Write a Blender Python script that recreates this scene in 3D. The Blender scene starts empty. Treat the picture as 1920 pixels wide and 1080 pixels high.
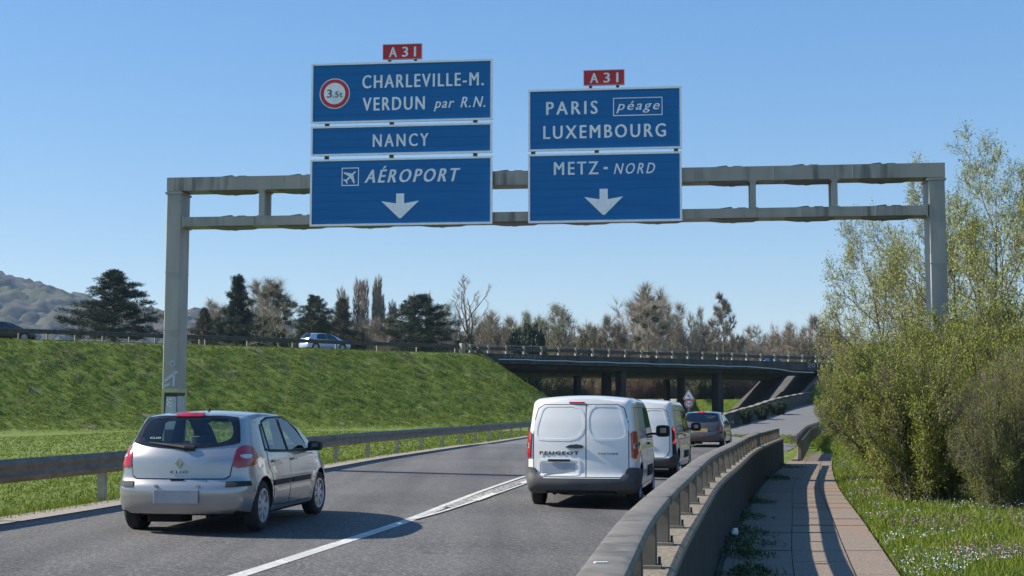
import bpy, bmesh, math, random
import numpy as np
from mathutils import Vector, Matrix
from mathutils.bvhtree import BVHTree
from mathutils.geometry import delaunay_2d_cdt
R = math.radians
scene = bpy.context.scene
C = scene.collection
# ------------------------------------------------------------------ camera, sky, sun, exposure
cam = bpy.data.objects.new('camera', bpy.data.cameras.new('camera')); C.objects.link(cam)
cam.location = (0, 0, 1.45); cam.rotation_euler = (R(90 + 5.256), 0, 0)
cam.data.lens = 46.875; cam.data.sensor_width = 36; cam.data.clip_start = .05; cam.data.clip_end = 20000
scene.camera = cam
SUN_EL, SHADOW_ANG = 37.0, -5.0          # shadows run along +X turned 5 degrees towards the camera
W = bpy.data.worlds.new('World'); scene.world = W; W.use_nodes = True
nt = W.node_tree; sky = nt.nodes.new('ShaderNodeTexSky'); sky.sky_type = 'NISHITA'; sky.sun_disc = False
sx, sy = -math.cos(R(SHADOW_ANG)), -math.sin(R(SHADOW_ANG))      # horizontal direction towards the sun
sky.sun_elevation = R(SUN_EL); sky.sun_rotation = math.atan2(sx, sy)
sky.altitude = 200; sky.air_density = 1.0; sky.dust_density = .1; sky.ozone_density = 3.0
gm = nt.nodes.new('ShaderNodeGamma'); gm.inputs[1].default_value = .4; nt.links.new(sky.outputs[0], gm.inputs[0])
hs = nt.nodes.new('ShaderNodeHueSaturation'); hs.inputs['Hue'].default_value = .512; hs.inputs['Saturation'].default_value = 2.2; hs.inputs['Value'].default_value = 2.2; nt.links.new(gm.outputs[0], hs.inputs['Color'])
nt.links.new(hs.outputs[0], nt.nodes['Background'].inputs[0]); nt.nodes['Background'].inputs[1].default_value = .11
sl = bpy.data.lights.new('sun', 'SUN'); sl.energy = 5.0; sl.angle = R(.53); sl.color = (1, .93, .80)
so = bpy.data.objects.new('sun', sl); C.objects.link(so)
sd = Vector((sx * math.cos(R(SUN_EL)), sy * math.cos(R(SUN_EL)), math.sin(R(SUN_EL))))
so.rotation_euler = sd.to_track_quat('Z', 'Y').to_euler()
scene.view_settings.view_transform = 'Standard'; scene.view_settings.look = 'None'
scene.view_settings.exposure = 0.8; scene.view_settings.gamma = 1

HAZE = 0.00012
# ------------------------------------------------------------------ helpers
def mat(name, c1, c2=None, rough=.7, metal=0.0, scale=4.0, detail=5.0, lo=.35, hi=.65, bump=0.0, bscale=None,
        coat=0.0, c3=None, s3=.4, t3=(.5, .7), spec=.5, trans=0.0, stretch=(1, 1, 1), dist=.02, emis=0):
    m = bpy.data.materials.new(name); m.use_nodes = True; n = m.node_tree; b = n.nodes['Principled BSDF']
    b.inputs['Roughness'].default_value = rough; b.inputs['Metallic'].default_value = metal
    b.inputs['Coat Weight'].default_value = coat; b.inputs['Coat Roughness'].default_value = .04
    b.inputs['Specular IOR Level'].default_value = spec
    b.inputs['Base Color'].default_value = (*c1, 1)
    tc = n.nodes.new('ShaderNodeTexCoord'); mp = n.nodes.new('ShaderNodeMapping'); mp.inputs['Scale'].default_value = stretch
    n.links.new(tc.outputs['Object'], mp.inputs['Vector'])
    def noise(sc, de=detail):
        t = n.nodes.new('ShaderNodeTexNoise'); t.inputs['Scale'].default_value = sc; t.inputs['Detail'].default_value = de
        n.links.new(mp.outputs[0], t.inputs['Vector']); return t.outputs['Fac']
    def mix(fac, a, bb, l, h):
        mr = n.nodes.new('ShaderNodeMapRange'); mr.inputs[1].default_value = l; mr.inputs[2].default_value = h
        n.links.new(fac, mr.inputs[0]); mx = n.nodes.new('ShaderNodeMix'); mx.data_type = 'RGBA'
        n.links.new(mr.outputs[0], mx.inputs[0])
        for v, i in ((a, 6), (bb, 7)):
            if isinstance(v, tuple): mx.inputs[i].default_value = (*v, 1)
            else: n.links.new(v, mx.inputs[i])
        return mx.outputs[2]
    col = None
    if c2: col = mix(noise(scale), c1, c2, lo, hi)
    if c3: col = mix(noise(s3, 3.0), col if col else c1, c3, *t3)
    if col: n.links.new(col, b.inputs['Base Color'])
    if bump:
        bp = n.nodes.new('ShaderNodeBump'); bp.inputs['Strength'].default_value = bump; bp.inputs['Distance'].default_value = dist
        n.links.new(noise(bscale or scale), bp.inputs['Height']); n.links.new(bp.outputs[0], b.inputs['Normal'])
    if emis: b.inputs['Emission Color'].default_value = (*c1, 1); b.inputs['Emission Strength'].default_value = emis
    if trans:   # thin leaf: some light comes through
        tr = n.nodes.new('ShaderNodeBsdfTranslucent'); ms = n.nodes.new('ShaderNodeMixShader'); ms.inputs[0].default_value = trans
        if col: n.links.new(col, tr.inputs[0])
        else: tr.inputs[0].default_value = (*c1, 1)
        n.links.new(b.outputs[0], ms.inputs[1]); n.links.new(tr.outputs[0], ms.inputs[2])
        n.links.new(ms.outputs[0], n.nodes['Material Output'].inputs[0])
    return m
def glass(name, tint, gl=.08):
    m = bpy.data.materials.new(name); m.use_nodes = True; n = m.node_tree; n.nodes.remove(n.nodes['Principled BSDF'])
    t = n.nodes.new('ShaderNodeBsdfTransparent'); t.inputs[0].default_value = (*tint, 1)
    g = n.nodes.new('ShaderNodeBsdfGlossy'); g.inputs['Roughness'].default_value = .02; g.inputs[0].default_value = (.9, .95, 1, 1)
    f = n.nodes.new('ShaderNodeFresnel'); gy_ = n.nodes.new('ShaderNodeNewGeometry'); mm = n.nodes.new('ShaderNodeMath'); mm.operation = 'MULTIPLY_ADD'
    mm.inputs[1].default_value = 1 / 1.45 - 1.45; mm.inputs[2].default_value = 1.45; n.links.new(gy_.outputs['Backfacing'], mm.inputs[0]); n.links.new(mm.outputs[0], f.inputs[0]); ms = n.nodes.new('ShaderNodeMixShader')
    ad = n.nodes.new('ShaderNodeMath'); ad.operation = 'ADD'; ad.inputs[1].default_value = gl; ad.use_clamp = True
    n.links.new(f.outputs[0], ad.inputs[0]); n.links.new(ad.outputs[0], ms.inputs[0])
    n.links.new(t.outputs[0], ms.inputs[1]); n.links.new(g.outputs[0], ms.inputs[2])
    n.links.new(ms.outputs[0], n.nodes['Material Output'].inputs[0]); return m

class MB:
    def __init__(s): s.v = []; s.f = []; s.mi = []; s.cur = 0
    def add(s, vs, fs):
        k = len(s.v); s.v += [tuple(p) for p in vs]; s.f += [tuple(i + k for i in f) for f in fs]; s.mi += [s.cur] * len(fs)
    def box(s, c, d, rz=0, ch=0, M=None):
        hx, hy, hz = d[0] / 2, d[1] / 2, d[2] / 2
        if ch:
            prof = [(-hx + ch, -hy), (hx - ch, -hy), (hx, -hy + ch), (hx, hy - ch), (hx - ch, hy), (-hx + ch, hy), (-hx, hy - ch), (-hx, -hy + ch)]
        else: prof = [(-hx, -hy), (hx, -hy), (hx, hy), (-hx, hy)]
        n = len(prof); T = Matrix.Translation(c) @ Matrix.Rotation(rz, 4, 'Z')
        if M is not None: T = M @ T
        vs = [T @ Vector((x, y, z)) for z in (-hz, hz) for x, y in prof]
        s.add(vs, [tuple(range(n))[::-1], tuple(range(n, 2 * n))] + [(i, (i + 1) % n, n + (i + 1) % n, n + i) for i in range(n)])
    def prism(s, pts, axis, a, b, M=None):     # extrude a 2D outline along an axis: x->(y,z) y->(x,z) z->(x,y)
        n = len(pts)
        def P(u, v, t): return {'x': (t, u, v), 'y': (u, t, v), 'z': (u, v, t)}[axis]
        vs = [Vector(P(u, v, t)) for t in (a, b) for u, v in pts]
        if M is not None: vs = [M @ p for p in vs]
        s.add(vs, [tuple(range(n))[::-1], tuple(range(n, 2 * n))] + [(i, (i + 1) % n, n + (i + 1) % n, n + i) for i in range(n)])
    def tube(s, pts, rad, n=8, cap=True):
        pts = [Vector(p) for p in pts]; rad = rad if isinstance(rad, (list, tuple)) else [rad] * len(pts)
        vs = []; ref = None
        for i, p in enumerate(pts):
            d = (pts[min(i + 1, len(pts) - 1)] - pts[max(i - 1, 0)]).normalized()
            if ref is None: ref = Vector((0, 0, 1)) if abs(d.z) < .9 else Vector((1, 0, 0))
            a = d.cross(ref).normalized(); b = a.cross(d).normalized(); ref = b
            vs += [p + rad[i] * (math.cos(t) * a + math.sin(t) * b) for t in (2 * math.pi * k / n for k in range(n))]
        fs = [(i * n + k, i * n + (k + 1) % n, (i + 1) * n + (k + 1) % n, (i + 1) * n + k) for i in range(len(pts) - 1) for k in range(n)]
        if cap: fs += [tuple(range(n))[::-1], tuple(range((len(pts) - 1) * n, len(pts) * n))]
        s.add(vs, fs)
    def lathe(s, prof, n=32, M=None, closed=False):     # prof (r, x) about the x axis
        m = len(prof); vs = []
        for k in range(n):
            t = 2 * math.pi * k / n
            vs += [Vector((x, r * math.cos(t), r * math.sin(t))) for r, x in prof]
        if M is not None: vs = [M @ p for p in vs]
        s.add(vs, [(k * m + i, k * m + (i + 1) % m, ((k + 1) % n) * m + (i + 1) % m, ((k + 1) % n) * m + i) for k in range(n) for i in range(m if closed else m - 1)])
    def sweep(s, path, prof, closed=True, caps=True):    # profile (side, z) carried along a ground path
        path = [Vector(p) for p in path]; m = len(prof); vs = []
        for i, p in enumerate(path):
            d = path[min(i + 1, len(path) - 1)] - path[max(i - 1, 0)]; d.z = 0; d.normalize(); nr = Vector((d.y, -d.x, 0))
            vs += [p + nr * a + Vector((0, 0, b)) for a, b in prof]
        q = m if closed else m - 1
        fs = [(i * m + k, (i + 1) * m + k, (i + 1) * m + (k + 1) % m, i * m + (k + 1) % m) for i in range(len(path) - 1) for k in range(q)]
        if closed and caps: fs += [tuple(range(m)), tuple(range((len(path) - 1) * m, len(path) * m))[::-1]]
        s.add(vs, fs)
    def build(s, name, m, parent=None, smooth=False, ang=35):
        me = bpy.data.meshes.new(name); me.from_pydata(s.v, [], s.f)
        ms = m if isinstance(m, (list, tuple)) else [m]
        for q in ms: me.materials.append(q)
        if len(ms) > 1: me.polygons.foreach_set('material_index', s.mi)
        return link(me, name, parent, smooth, ang)
def link(me, name, parent=None, smooth=False, ang=35):
    if smooth:
        me.polygons.foreach_set('use_smooth', [True] * len(me.polygons)); me.set_sharp_from_angle(angle=R(ang))
    me.update(); o = bpy.data.objects.new(name, me); C.objects.link(o)
    if parent: o.parent = parent
    return o
def npmesh(name, V, F, mats, parent=None, mi=None, smooth=False):     # arrays of equal-sided faces
    me = bpy.data.meshes.new(name); V = np.ascontiguousarray(V, dtype=np.float32); F = np.ascontiguousarray(F, dtype=np.int32)
    k = F.shape[1]; me.vertices.add(len(V)); me.vertices.foreach_set('co', V.ravel())
    me.loops.add(F.size); me.loops.foreach_set('vertex_index', F.ravel())
    me.polygons.add(len(F)); me.polygons.foreach_set('loop_start', np.arange(0, F.size, k, dtype=np.int32))
    me.polygons.foreach_set('loop_total', np.full(len(F), k, dtype=np.int32))
    for m in (mats if isinstance(mats, (list, tuple)) else [mats]): me.materials.append(m)
    if mi is not None: me.polygons.foreach_set('material_index', np.asarray(mi, dtype=np.int32))
    if smooth: me.polygons.foreach_set('use_smooth', np.ones(len(F), dtype=bool))
    me.update(calc_edges=True); o = bpy.data.objects.new(name, me); C.objects.link(o)
    if parent: o.parent = parent
    return o
def tag(o, label=None, cat=None, group=None, kind=None):
    if label: o['label'] = label
    if cat: o['category'] = cat
    if group: o['group'] = group
    if kind: o['kind'] = kind
    return o
def thing(name, label, cat, loc=(0, 0, 0), rz=0, group=None):
    o = bpy.data.objects.new(name, None); C.objects.link(o); o.location = loc; o.rotation_euler = (0, 0, rz)
    o.empty_display_size = .2
    return tag(o, label, cat, group)
def dup(root, loc, rz=0, sc=1, label=None, group=None):
    r = root.copy(); C.objects.link(r); r.location = loc; r.rotation_euler = (0, 0, rz)
    r.scale = (sc, sc, sc) if isinstance(sc, (int, float)) else sc
    if label: r['label'] = label
    if group: r['group'] = group
    for ch in root.children:
        c = ch.copy(); C.objects.link(c); c.parent = r
        for g in ch.children:
            d = g.copy(); C.objects.link(d); d.parent = c
    return r
def text(s, parent, m, name, box=None, M=None, shear=0.0, bold=.030, depth=.004, space=1.1):
    """lettering as a mesh, fitted to box (x0, x1, z0, z1) in the local x-z plane facing -y"""
    cu = bpy.data.curves.new(name, 'FONT'); cu.body = s; cu.shear = shear; cu.offset = 0; cu.space_character = space; cu.resolution_u = 3
    cu.extrude = 0
    o = bpy.data.objects.new(name, cu); C.objects.link(o); dg = bpy.context.evaluated_depsgraph_get()
    me = bpy.data.meshes.new_from_object(o.evaluated_get(dg)); bpy.data.objects.remove(o); bpy.data.curves.remove(cu)
    co = np.empty(len(me.vertices) * 3); me.vertices.foreach_get('co', co); co = co.reshape(-1, 3)
    lo, hi = co.min(0), co.max(0); x0, x1, z0, z1 = box
    n = np.zeros_like(co); n[:, 0] = x0 + (co[:, 0] - lo[0]) / (hi[0] - lo[0]) * (x1 - x0)
    n[:, 2] = z0 + (co[:, 1] - lo[1]) / (hi[1] - lo[1]) * (z1 - z0)
    me.vertices.foreach_set('co', n.ravel())
    bm = bmesh.new(); bm.from_mesh(me); bmesh.ops.remove_doubles(bm, verts=bm.verts, dist=1e-5)
    r = bmesh.ops.extrude_face_region(bm, geom=bm.faces[:])
    for v in [g for g in r['geom'] if isinstance(g, bmesh.types.BMVert)]: v.co.y -= depth
    if bold:
        src = bm.copy(); tm = bpy.data.meshes.new('t'); src.to_mesh(tm); src.free()
        for q_, (ddx, ddz) in enumerate(((1, .35), (-1, -.35))):
            k0 = len(bm.verts); bm.from_mesh(tm); bm.verts.ensure_lookup_table(); hh_ = z1 - z0
            for v in bm.verts[k0:]: v.co.x += ddx * bold * hh_; v.co.z += ddz * bold * hh_ * .6; v.co.y -= .0008 * (q_ + 1)
        bpy.data.meshes.remove(tm)
    bmesh.ops.recalc_face_normals(bm, faces=bm.faces)
    for f in bm.faces: f.smooth = False
    for e in bm.edges: e.smooth = False
    bm.to_mesh(me); bm.free(); me.materials.clear(); me.materials.append(m)
    if M is not None: me.transform(M)
    me.name = name; ob = bpy.data.objects.new(name, me); C.objects.link(ob); ob.parent = parent; return ob
def interp(poly, y): return np.interp(y, [p[1] for p in poly], [p[0] for p in poly])
def resample(poly, step):
    P = np.array(poly, float); d = np.r_[0, np.cumsum(np.hypot(*np.diff(P[:, :2], axis=0).T))]; n = max(2, int(d[-1] / step) + 1)
    t = np.linspace(0, d[-1], n)
    # smooth by Catmull-Rom over arc length
    out = []
    for q in t:
        i = min(len(P) - 2, max(0, np.searchsorted(d, q, side='right') - 1)); a, b = P[i], P[i + 1]; h = d[i + 1] - d[i]; u = (q - d[i]) / h
        ma = (b - P[i - 1]) / (d[i + 1] - d[i - 1]) * h if i > 0 else b - a
        mb = (P[i + 2] - a) / (d[i + 2] - d[i]) * h if i + 2 < len(P) else b - a
        out.append((2*u**3-3*u*u+1)*a + (u**3-2*u*u+u)*ma + (-2*u**3+3*u*u)*b + (u**3-u*u)*mb)
    return np.array(out)
def offset(P, a):
    P = np.asarray(P, float)[:, :2]; d = np.gradient(P, axis=0); d /= np.hypot(d[:, 0], d[:, 1])[:, None]
    return P + a * np.c_[d[:, 1], -d[:, 0]]
rng = np.random.default_rng(7)
def vnoise(x, y, s, seed=0):      # smooth value noise for terrain
    x = np.asarray(x, float) * s + seed * 17.3; y = np.asarray(y, float) * s + seed * 9.1
    xi, yi = np.floor(x), np.floor(y); fx, fy = x - xi, y - yi; fx = fx*fx*(3-2*fx); fy = fy*fy*(3-2*fy)
    def h(a, b): v = np.sin(a * 127.1 + b * 311.7 + seed) * 43758.5453; return v - np.floor(v)
    return (h(xi, yi)*(1-fx)+h(xi+1, yi)*fx)*(1-fy) + (h(xi, yi+1)*(1-fx)+h(xi+1, yi+1)*fx)*fy

# ------------------------------------------------------------------ plan of the place (metres, y = forward)
RAIL = [(-11.5, -12), (-8.6, 8), (-7.0, 17), (-6.4, 21.3), (-5.4, 31), (-4.5, 39.9), (-3.8, 45), (-2.4, 55), (-1.0, 65), (1.0, 80), (3.7, 100), (7.5, 125), (13, 150), (24, 175)]
LE = [(x + .6, y) for x, y in RAIL]
FEET = [(-1.85, -10), (-.75, -3), (.25, 3.7), (.75, 7.08), (1.65, 12.02), (2.29, 15.4), (3.24, 19.8), (5.25, 29), (8.1, 40.5)]
KERB = [(x - .34, y) for x, y in FEET]
RE = KERB + [(8.9, 45), (13.0, 60), (18.3, 80), (24.0, 100), (31.5, 120), (42, 140), (60, 160)]
RAMP_L = [(4.4, 55), (7.2, 66), (11.0, 80), (15.5, 95), (24.6, 120), (33, 140), (50, 160)]
PATH_R = [(.6, -10), (1.3, -2), (2.35, 6), (3.78, 13.16), (5.05, 19.35), (7.0, 28.96), (9.64, 40.5), (12.15, 50.6)]
UP = [(-150, 5), (-80, 58.6), (-35.4, 92.1), (-20.3, 103.7), (-3.4, 117), (14, 128.6), (31.9, 140), (60, 157), (120, 190)]
def ramp_z(y): return np.interp(y, [0, 60, 80, 95, 100, 110, 120, 130, 140, 160], [0, 0, .05, .2, .4, .85, 1.45, 1.95, 2.4, 3.2])
def road_z(x, y):
    u = x - interp(LE, y); b = np.clip((60 - y) / 24, 0, 1)
    return .03 - .022 * np.clip(u, 0, 9) * b + ramp_z(y) * np.clip((x - interp(RAMP_L, y) + 3) / 3, 0, 1) * (y > 55)
U2 = np.array(UP, float)
def up_coords(x, y):      # signed distance towards the camera side and arc length along the upper road edge
    x = np.asarray(x, float); y = np.asarray(y, float); best = np.full(x.shape, 1e9); D = np.zeros(x.shape); S = np.zeros(x.shape); acc = 0
    for a, b in zip(U2[:-1], U2[1:]):
        L = np.hypot(*(b - a)); t = (b - a) / L; px, py = x - a[0], y - a[1]; s = px*t[0] + py*t[1]; d = px*t[1] - py*t[0]
        sc = np.clip(s, 0, L); e = np.hypot(s - sc, d); m = e < best
        best = np.where(m, e, best); D = np.where(m, d, D); S = np.where(m, acc + sc, S); acc += L
    return D, S
seg = np.r_[0, np.cumsum(np.hypot(*np.diff(U2, axis=0).T))]; S0, S1 = seg[4] + .5, seg[6] + 2.5
UPZ = 6.4; SKEW = .6      # the road passes under the bridge at a slant
def ground_z(x, y, rough=True):
    x = np.asarray(x, float); y = np.asarray(y, float)
    left, kerb, re = interp(RAIL, y), interp(KERB, y), interp(RE, y)
    z = np.full(x.shape, -.06)
    right = np.clip((x - kerb) / .3, 0, 1)
    z = np.where(x > kerb, -.26 + .12 * np.clip((x - interp(PATH_R, y)) / .3, 0, 1) + .10 * np.clip((x - interp(PATH_R, y) - 1) / 4, 0, 3), z)
    z = np.where((x > re) & (y > 40.5), np.maximum(z, ramp_z(y) - .12 - .25 * np.clip(x - re - .3, 0, 1e3)), z)
    z = np.where((y > 40.5) & (x > re), np.where(y < 52, np.minimum(z, -.10), z), z)
    # field on the left of the guard rail
    lf = np.clip((left - x) / 2, 0, 1); z = np.where(x < left, -.02 + .10 * lf, z)
    # far ground behind the bridge climbs gently
    z = z + np.clip((y - 146) / 28, 0, 1) * 2.8 * (np.abs(x - 20) < 400) * (y < 4000)
    d, s = up_coords(x, y)
    s = s - SKEW * np.clip(-d, 0, None); e = np.minimum(s - S0, S1 - s); de = np.clip(e, 0, None) / 1.3
    dn = np.clip(d - .8, 0, None) / 1.75; df = np.clip(-d - 30.5 - 48 * np.clip((S0 - 12 - s) / 15, 0, 1), 0, None) / 1.8
    emb = UPZ - .06 - np.sqrt(dn**2 + de**2 + df**2)
    z = np.where((y > 42) & (y < 75) & (x > re + .25), z + .16 * np.exp(-(x - re - .25) / 1.2) * np.clip((y - 42) / 2, 0, 1), z)
    if rough:
        amp = np.clip(dn / .6, 0, 1) * np.clip((emb + .8) / 1.5, 0, 1) * (e < .5)
        emb = emb + amp * (.12 * (vnoise(x, y, .9, 1) - .5) + .20 * (vnoise(x, y, 1.95, 2) - .5))
    base = z
    z = np.maximum(z, emb)
    z = np.where((z > base), z, base)
    soft = .5 * np.exp(-((emb - base) / .7) ** 2) * (x < left - 1.2); z = z + soft * .6
    # keep the ground just under the carriageways
    on = (x > left + .1) & (x < re + .1) & (y < 56)
    z = np.where(on, road_z(x, y) - .05, z)
    fork = (y >= 56) & (y < 165) & (x > interp(RAMP_L, y) - .5) & (x < re + .3); z = np.where(fork, ramp_z(y) - .04, z)
    lb = (y >= 56) & (x > left + .1) & (x < np.minimum(left + 8.6, interp(RAMP_L, y) + .0)); z = np.where(lb & (y < 180) & ~fork, -.03, z)
    if rough: z = z + .03 * (vnoise(x, y, .9, 5) - .5) * (~on) * (y < 140) * (x < left - .5)
    return z
# ------------------------------------------------------------------ materials of the setting
m_asph = mat('asphalt', (.066, .062, .060), (.110, .104, .100), rough=.85, scale=55, detail=8, lo=.38, hi=.66, bump=.6, bscale=70, c3=(.056, .053, .052), s3=.3, t3=(.42, .62), dist=.012)
def road_detail(m):      # fine stone speckle and thin cracks over the asphalt colour
    n = m.node_tree; b = n.nodes['Principled BSDF']; src = b.inputs['Base Color'].links[0].from_socket
    tc = [q for q in n.nodes if q.type == 'TEX_COORD'][0]
    v = n.nodes.new('ShaderNodeTexVoronoi'); v.inputs['Scale'].default_value = 45; n.links.new(tc.outputs['Object'], v.inputs['Vector'])
    w = n.nodes.new('ShaderNodeSeparateColor'); n.links.new(v.outputs['Color'], w.inputs[0])
    mr = n.nodes.new('ShaderNodeMapRange'); mr.inputs[1].default_value = .55; mr.inputs[2].default_value = 1.0; mr.inputs[3].default_value = 0; mr.inputs[4].default_value = .75
    n.links.new(w.outputs[0], mr.inputs[0]); mx = n.nodes.new('ShaderNodeMix'); mx.data_type = 'RGBA'; mx.inputs[7].default_value = (.22, .205, .19, 1)
    n.links.new(mr.outputs[0], mx.inputs[0]); n.links.new(src, mx.inputs[6])
    # cracks: edges of large warped cells
    nz = n.nodes.new('ShaderNodeTexNoise'); nz.inputs['Scale'].default_value = 1.3; nz.inputs['Detail'].default_value = 6; n.links.new(tc.outputs['Object'], nz.inputs['Vector'])
    ad = n.nodes.new('ShaderNodeMixRGB'); ad.inputs[0].default_value = .5; n.links.new(tc.outputs['Object'], ad.inputs[1]); n.links.new(nz.outputs['Color'], ad.inputs[2])
    vc = n.nodes.new('ShaderNodeTexVoronoi'); vc.feature = 'DISTANCE_TO_EDGE'; vc.inputs['Scale'].default_value = .9; n.links.new(ad.outputs[0], vc.inputs['Vector'])
    c = n.nodes.new('ShaderNodeMapRange'); c.inputs[1].default_value = .0; c.inputs[2].default_value = .012; c.inputs[3].default_value = .65; c.inputs[4].default_value = 0
    n.links.new(vc.outputs['Distance'], c.inputs[0])
    n2 = n.nodes.new('ShaderNodeTexNoise'); n2.inputs['Scale'].default_value = .25; n.links.new(tc.outputs['Object'], n2.inputs['Vector'])
    c2 = n.nodes.new('ShaderNodeMapRange'); c2.inputs[1].default_value = .52; c2.inputs[2].default_value = .6; n.links.new(n2.outputs['Fac'], c2.inputs[0])
    mu = n.nodes.new('ShaderNodeMath'); mu.operation = 'MULTIPLY'; n.links.new(c.outputs[0], mu.inputs[0]); n.links.new(c2.outputs[0], mu.inputs[1])
    m2 = n.nodes.new('ShaderNodeMix'); m2.data_type = 'RGBA'; m2.inputs[7].default_value = (.03, .03, .03, 1)
    n.links.new(mu.outputs[0], m2.inputs[0]); n.links.new(mx.outputs[2], m2.inputs[6]); 
    mp2 = n.nodes.new('ShaderNodeMapping'); mp2.inputs['Rotation'].default_value = (0, 0, R(8)); mp2.inputs['Scale'].default_value = (1.1, .05, 1); n.links.new(tc.outputs['Object'], mp2.inputs['Vector'])
    n3 = n.nodes.new('ShaderNodeTexNoise'); n3.inputs['Scale'].default_value = 1.0; n3.inputs['Detail'].default_value = 3; n.links.new(mp2.outputs[0], n3.inputs['Vector'])
    r3 = n.nodes.new('ShaderNodeMapRange'); r3.inputs[1].default_value = .35; r3.inputs[2].default_value = .65; r3.inputs[3].default_value = .74; r3.inputs[4].default_value = 1.16; n.links.new(n3.outputs['Fac'], r3.inputs[0])
    sc_ = n.nodes.new('ShaderNodeVectorMath'); sc_.operation = 'SCALE'; n.links.new(m2.outputs[2], sc_.inputs[0]); n.links.new(r3.outputs[0], sc_.inputs['Scale']); n.links.new(sc_.outputs[0], b.inputs['Base Color'])
road_detail(m_asph)
m_asph_up = mat('asphalt_old', (.105, .10, .097), (.15, .144, .138), rough=.9, scale=12, c3=(.14, .135, .13), s3=.2)
m_ground = mat('turf', (.065, .110, .004), (.125, .170, .008), rough=.95, scale=3.2, detail=7, bump=.5, bscale=9, c3=(.20, .165, .11), s3=.55, t3=(.62, .74), dist=.08)
m_dirt = mat('gravel_verge', (.20, .17, .14), (.32, .28, .24), rough=.95, scale=22, bump=.5, dist=.02)
m_conc = mat('concrete', (.30, .285, .26), (.40, .385, .355), rough=.85, scale=3, bump=.25, bscale=30, c3=(.20, .19, .175), s3=1.2, t3=(.52, .7), dist=.01)
m_kerb = mat('kerb_concrete', (.25, .21, .165), (.13, .11, .085), rough=.95, scale=28, detail=8, bump=.8, bscale=40, c3=(.15, .14, .11), s3=1.5, t3=(.5, .75), dist=.01)
m_gantry = mat('gantry_steel', (.29, .28, .26), (.34, .328, .305), rough=.55, metal=.1, scale=2.5, c3=(.23, .222, .205), s3=1.4, t3=(.5, .68), stretch=(1, 1, .25))
m_gantry_b = mat('beam_steel', (.265, .25, .225), (.325, .305, .275), rough=.55, metal=.15, scale=3.0, c3=(.12, .115, .105), s3=3.2, t3=(.56, .70), stretch=(1, 1, .12))
m_railg = mat('galvanised_rail', (.12, .10, .075), (.18, .155, .12), rough=.6, metal=.15, scale=5, c3=(.07, .058, .042), s3=1.6, t3=(.52, .72), stretch=(1, 1, 3))
m_alu = mat('parapet_metal', (.145, .130, .110), (.19, .172, .148), rough=.65, scale=6, c3=(.105, .095, .08), s3=9, t3=(.5, .7), spec=.3)
m_trim0 = mat('dark_joint', (.09, .085, .08), rough=.9)  # flat dark colour of the top rail joints
m_dark = mat('dark_steel', (.05, .045, .04), (.10, .085, .065), rough=.6, metal=.2, scale=3)
m_bridge = mat('shade_dark_concrete', (.035, .034, .033), (.075, .07, .065), rough=.9, scale=1.2, c3=(.13, .12, .11), s3=.7, t3=(.62, .8), stretch=(1, 1, .4))  # bridge concrete with its shade darkened into the colour
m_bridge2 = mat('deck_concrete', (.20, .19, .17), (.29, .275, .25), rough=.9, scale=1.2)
m_white = mat('white_paint', (.78, .78, .74), (.60, .59, .56), rough=.6, scale=20, lo=.45, hi=.75)
m_line = mat('road_marking', (.58, .565, .53), (.20, .19, .18), rough=.75, scale=26, detail=9, lo=.52, hi=.66, c3=(.44, .43, .40), s3=2.0, t3=(.45, .6))
m_line_worn = mat('worn_marking', (.36, .345, .325), (.12, .115, .11), rough=.75, scale=16, detail=8, lo=.42, hi=.58, stretch=(1, .35, 1))
m_blue = mat('sign_blue', (.001, .125, .35), (.001, .14, .39), rough=.4, scale=2.5, stretch=(.2, 1, 6), spec=.3)
m_red = mat('sign_red', (.52, .015, .02), rough=.45)
m_sign_white = mat('sign_white', (.82, .83, .86), (.72, .74, .78), rough=.45, scale=9)
m_black = mat('sign_black', (.012, .012, .012), rough=.5)
m_slab = mat('path_slabs', (.15, .115, .088), (.24, .188, .145), rough=.95, scale=35, detail=8, bump=.5, bscale=50, c3=(.23, .145, .10), s3=.45, t3=(.5, .7), dist=.01)
m_joint = mat('path_joint', (.05, .06, .025), (.09, .075, .05), rough=1, scale=9)
# ------------------------------------------------------------------ terrain, one sheet to the horizon
def axis(lo, hi, step, far, n):
    c = np.arange(lo, hi + .01, step); g = np.geomspace(1, far, n)
    return np.r_[lo - g[::-1], c, hi + g]
xs = axis(-75, 62, .5, 5000, 22); ys = np.r_[np.geomspace(60, 3, 8) * -1 - 10, np.arange(-10, 205, .5), 205 + np.geomspace(1, 9000, 26)]
XX, YY = np.meshgrid(xs, ys); ZZ = ground_z(XX, YY)
nx, ny = len(xs), len(ys); idx = np.arange(nx * ny).reshape(ny, nx)
F = np.stack([idx[:-1, :-1], idx[:-1, 1:], idx[1:, 1:], idx[1:, :-1]], -1).reshape(-1, 4)
tag(npmesh('ground', np.c_[XX.ravel(), YY.ravel(), ZZ.ravel()], F, m_ground, smooth=True), kind='structure')
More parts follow.
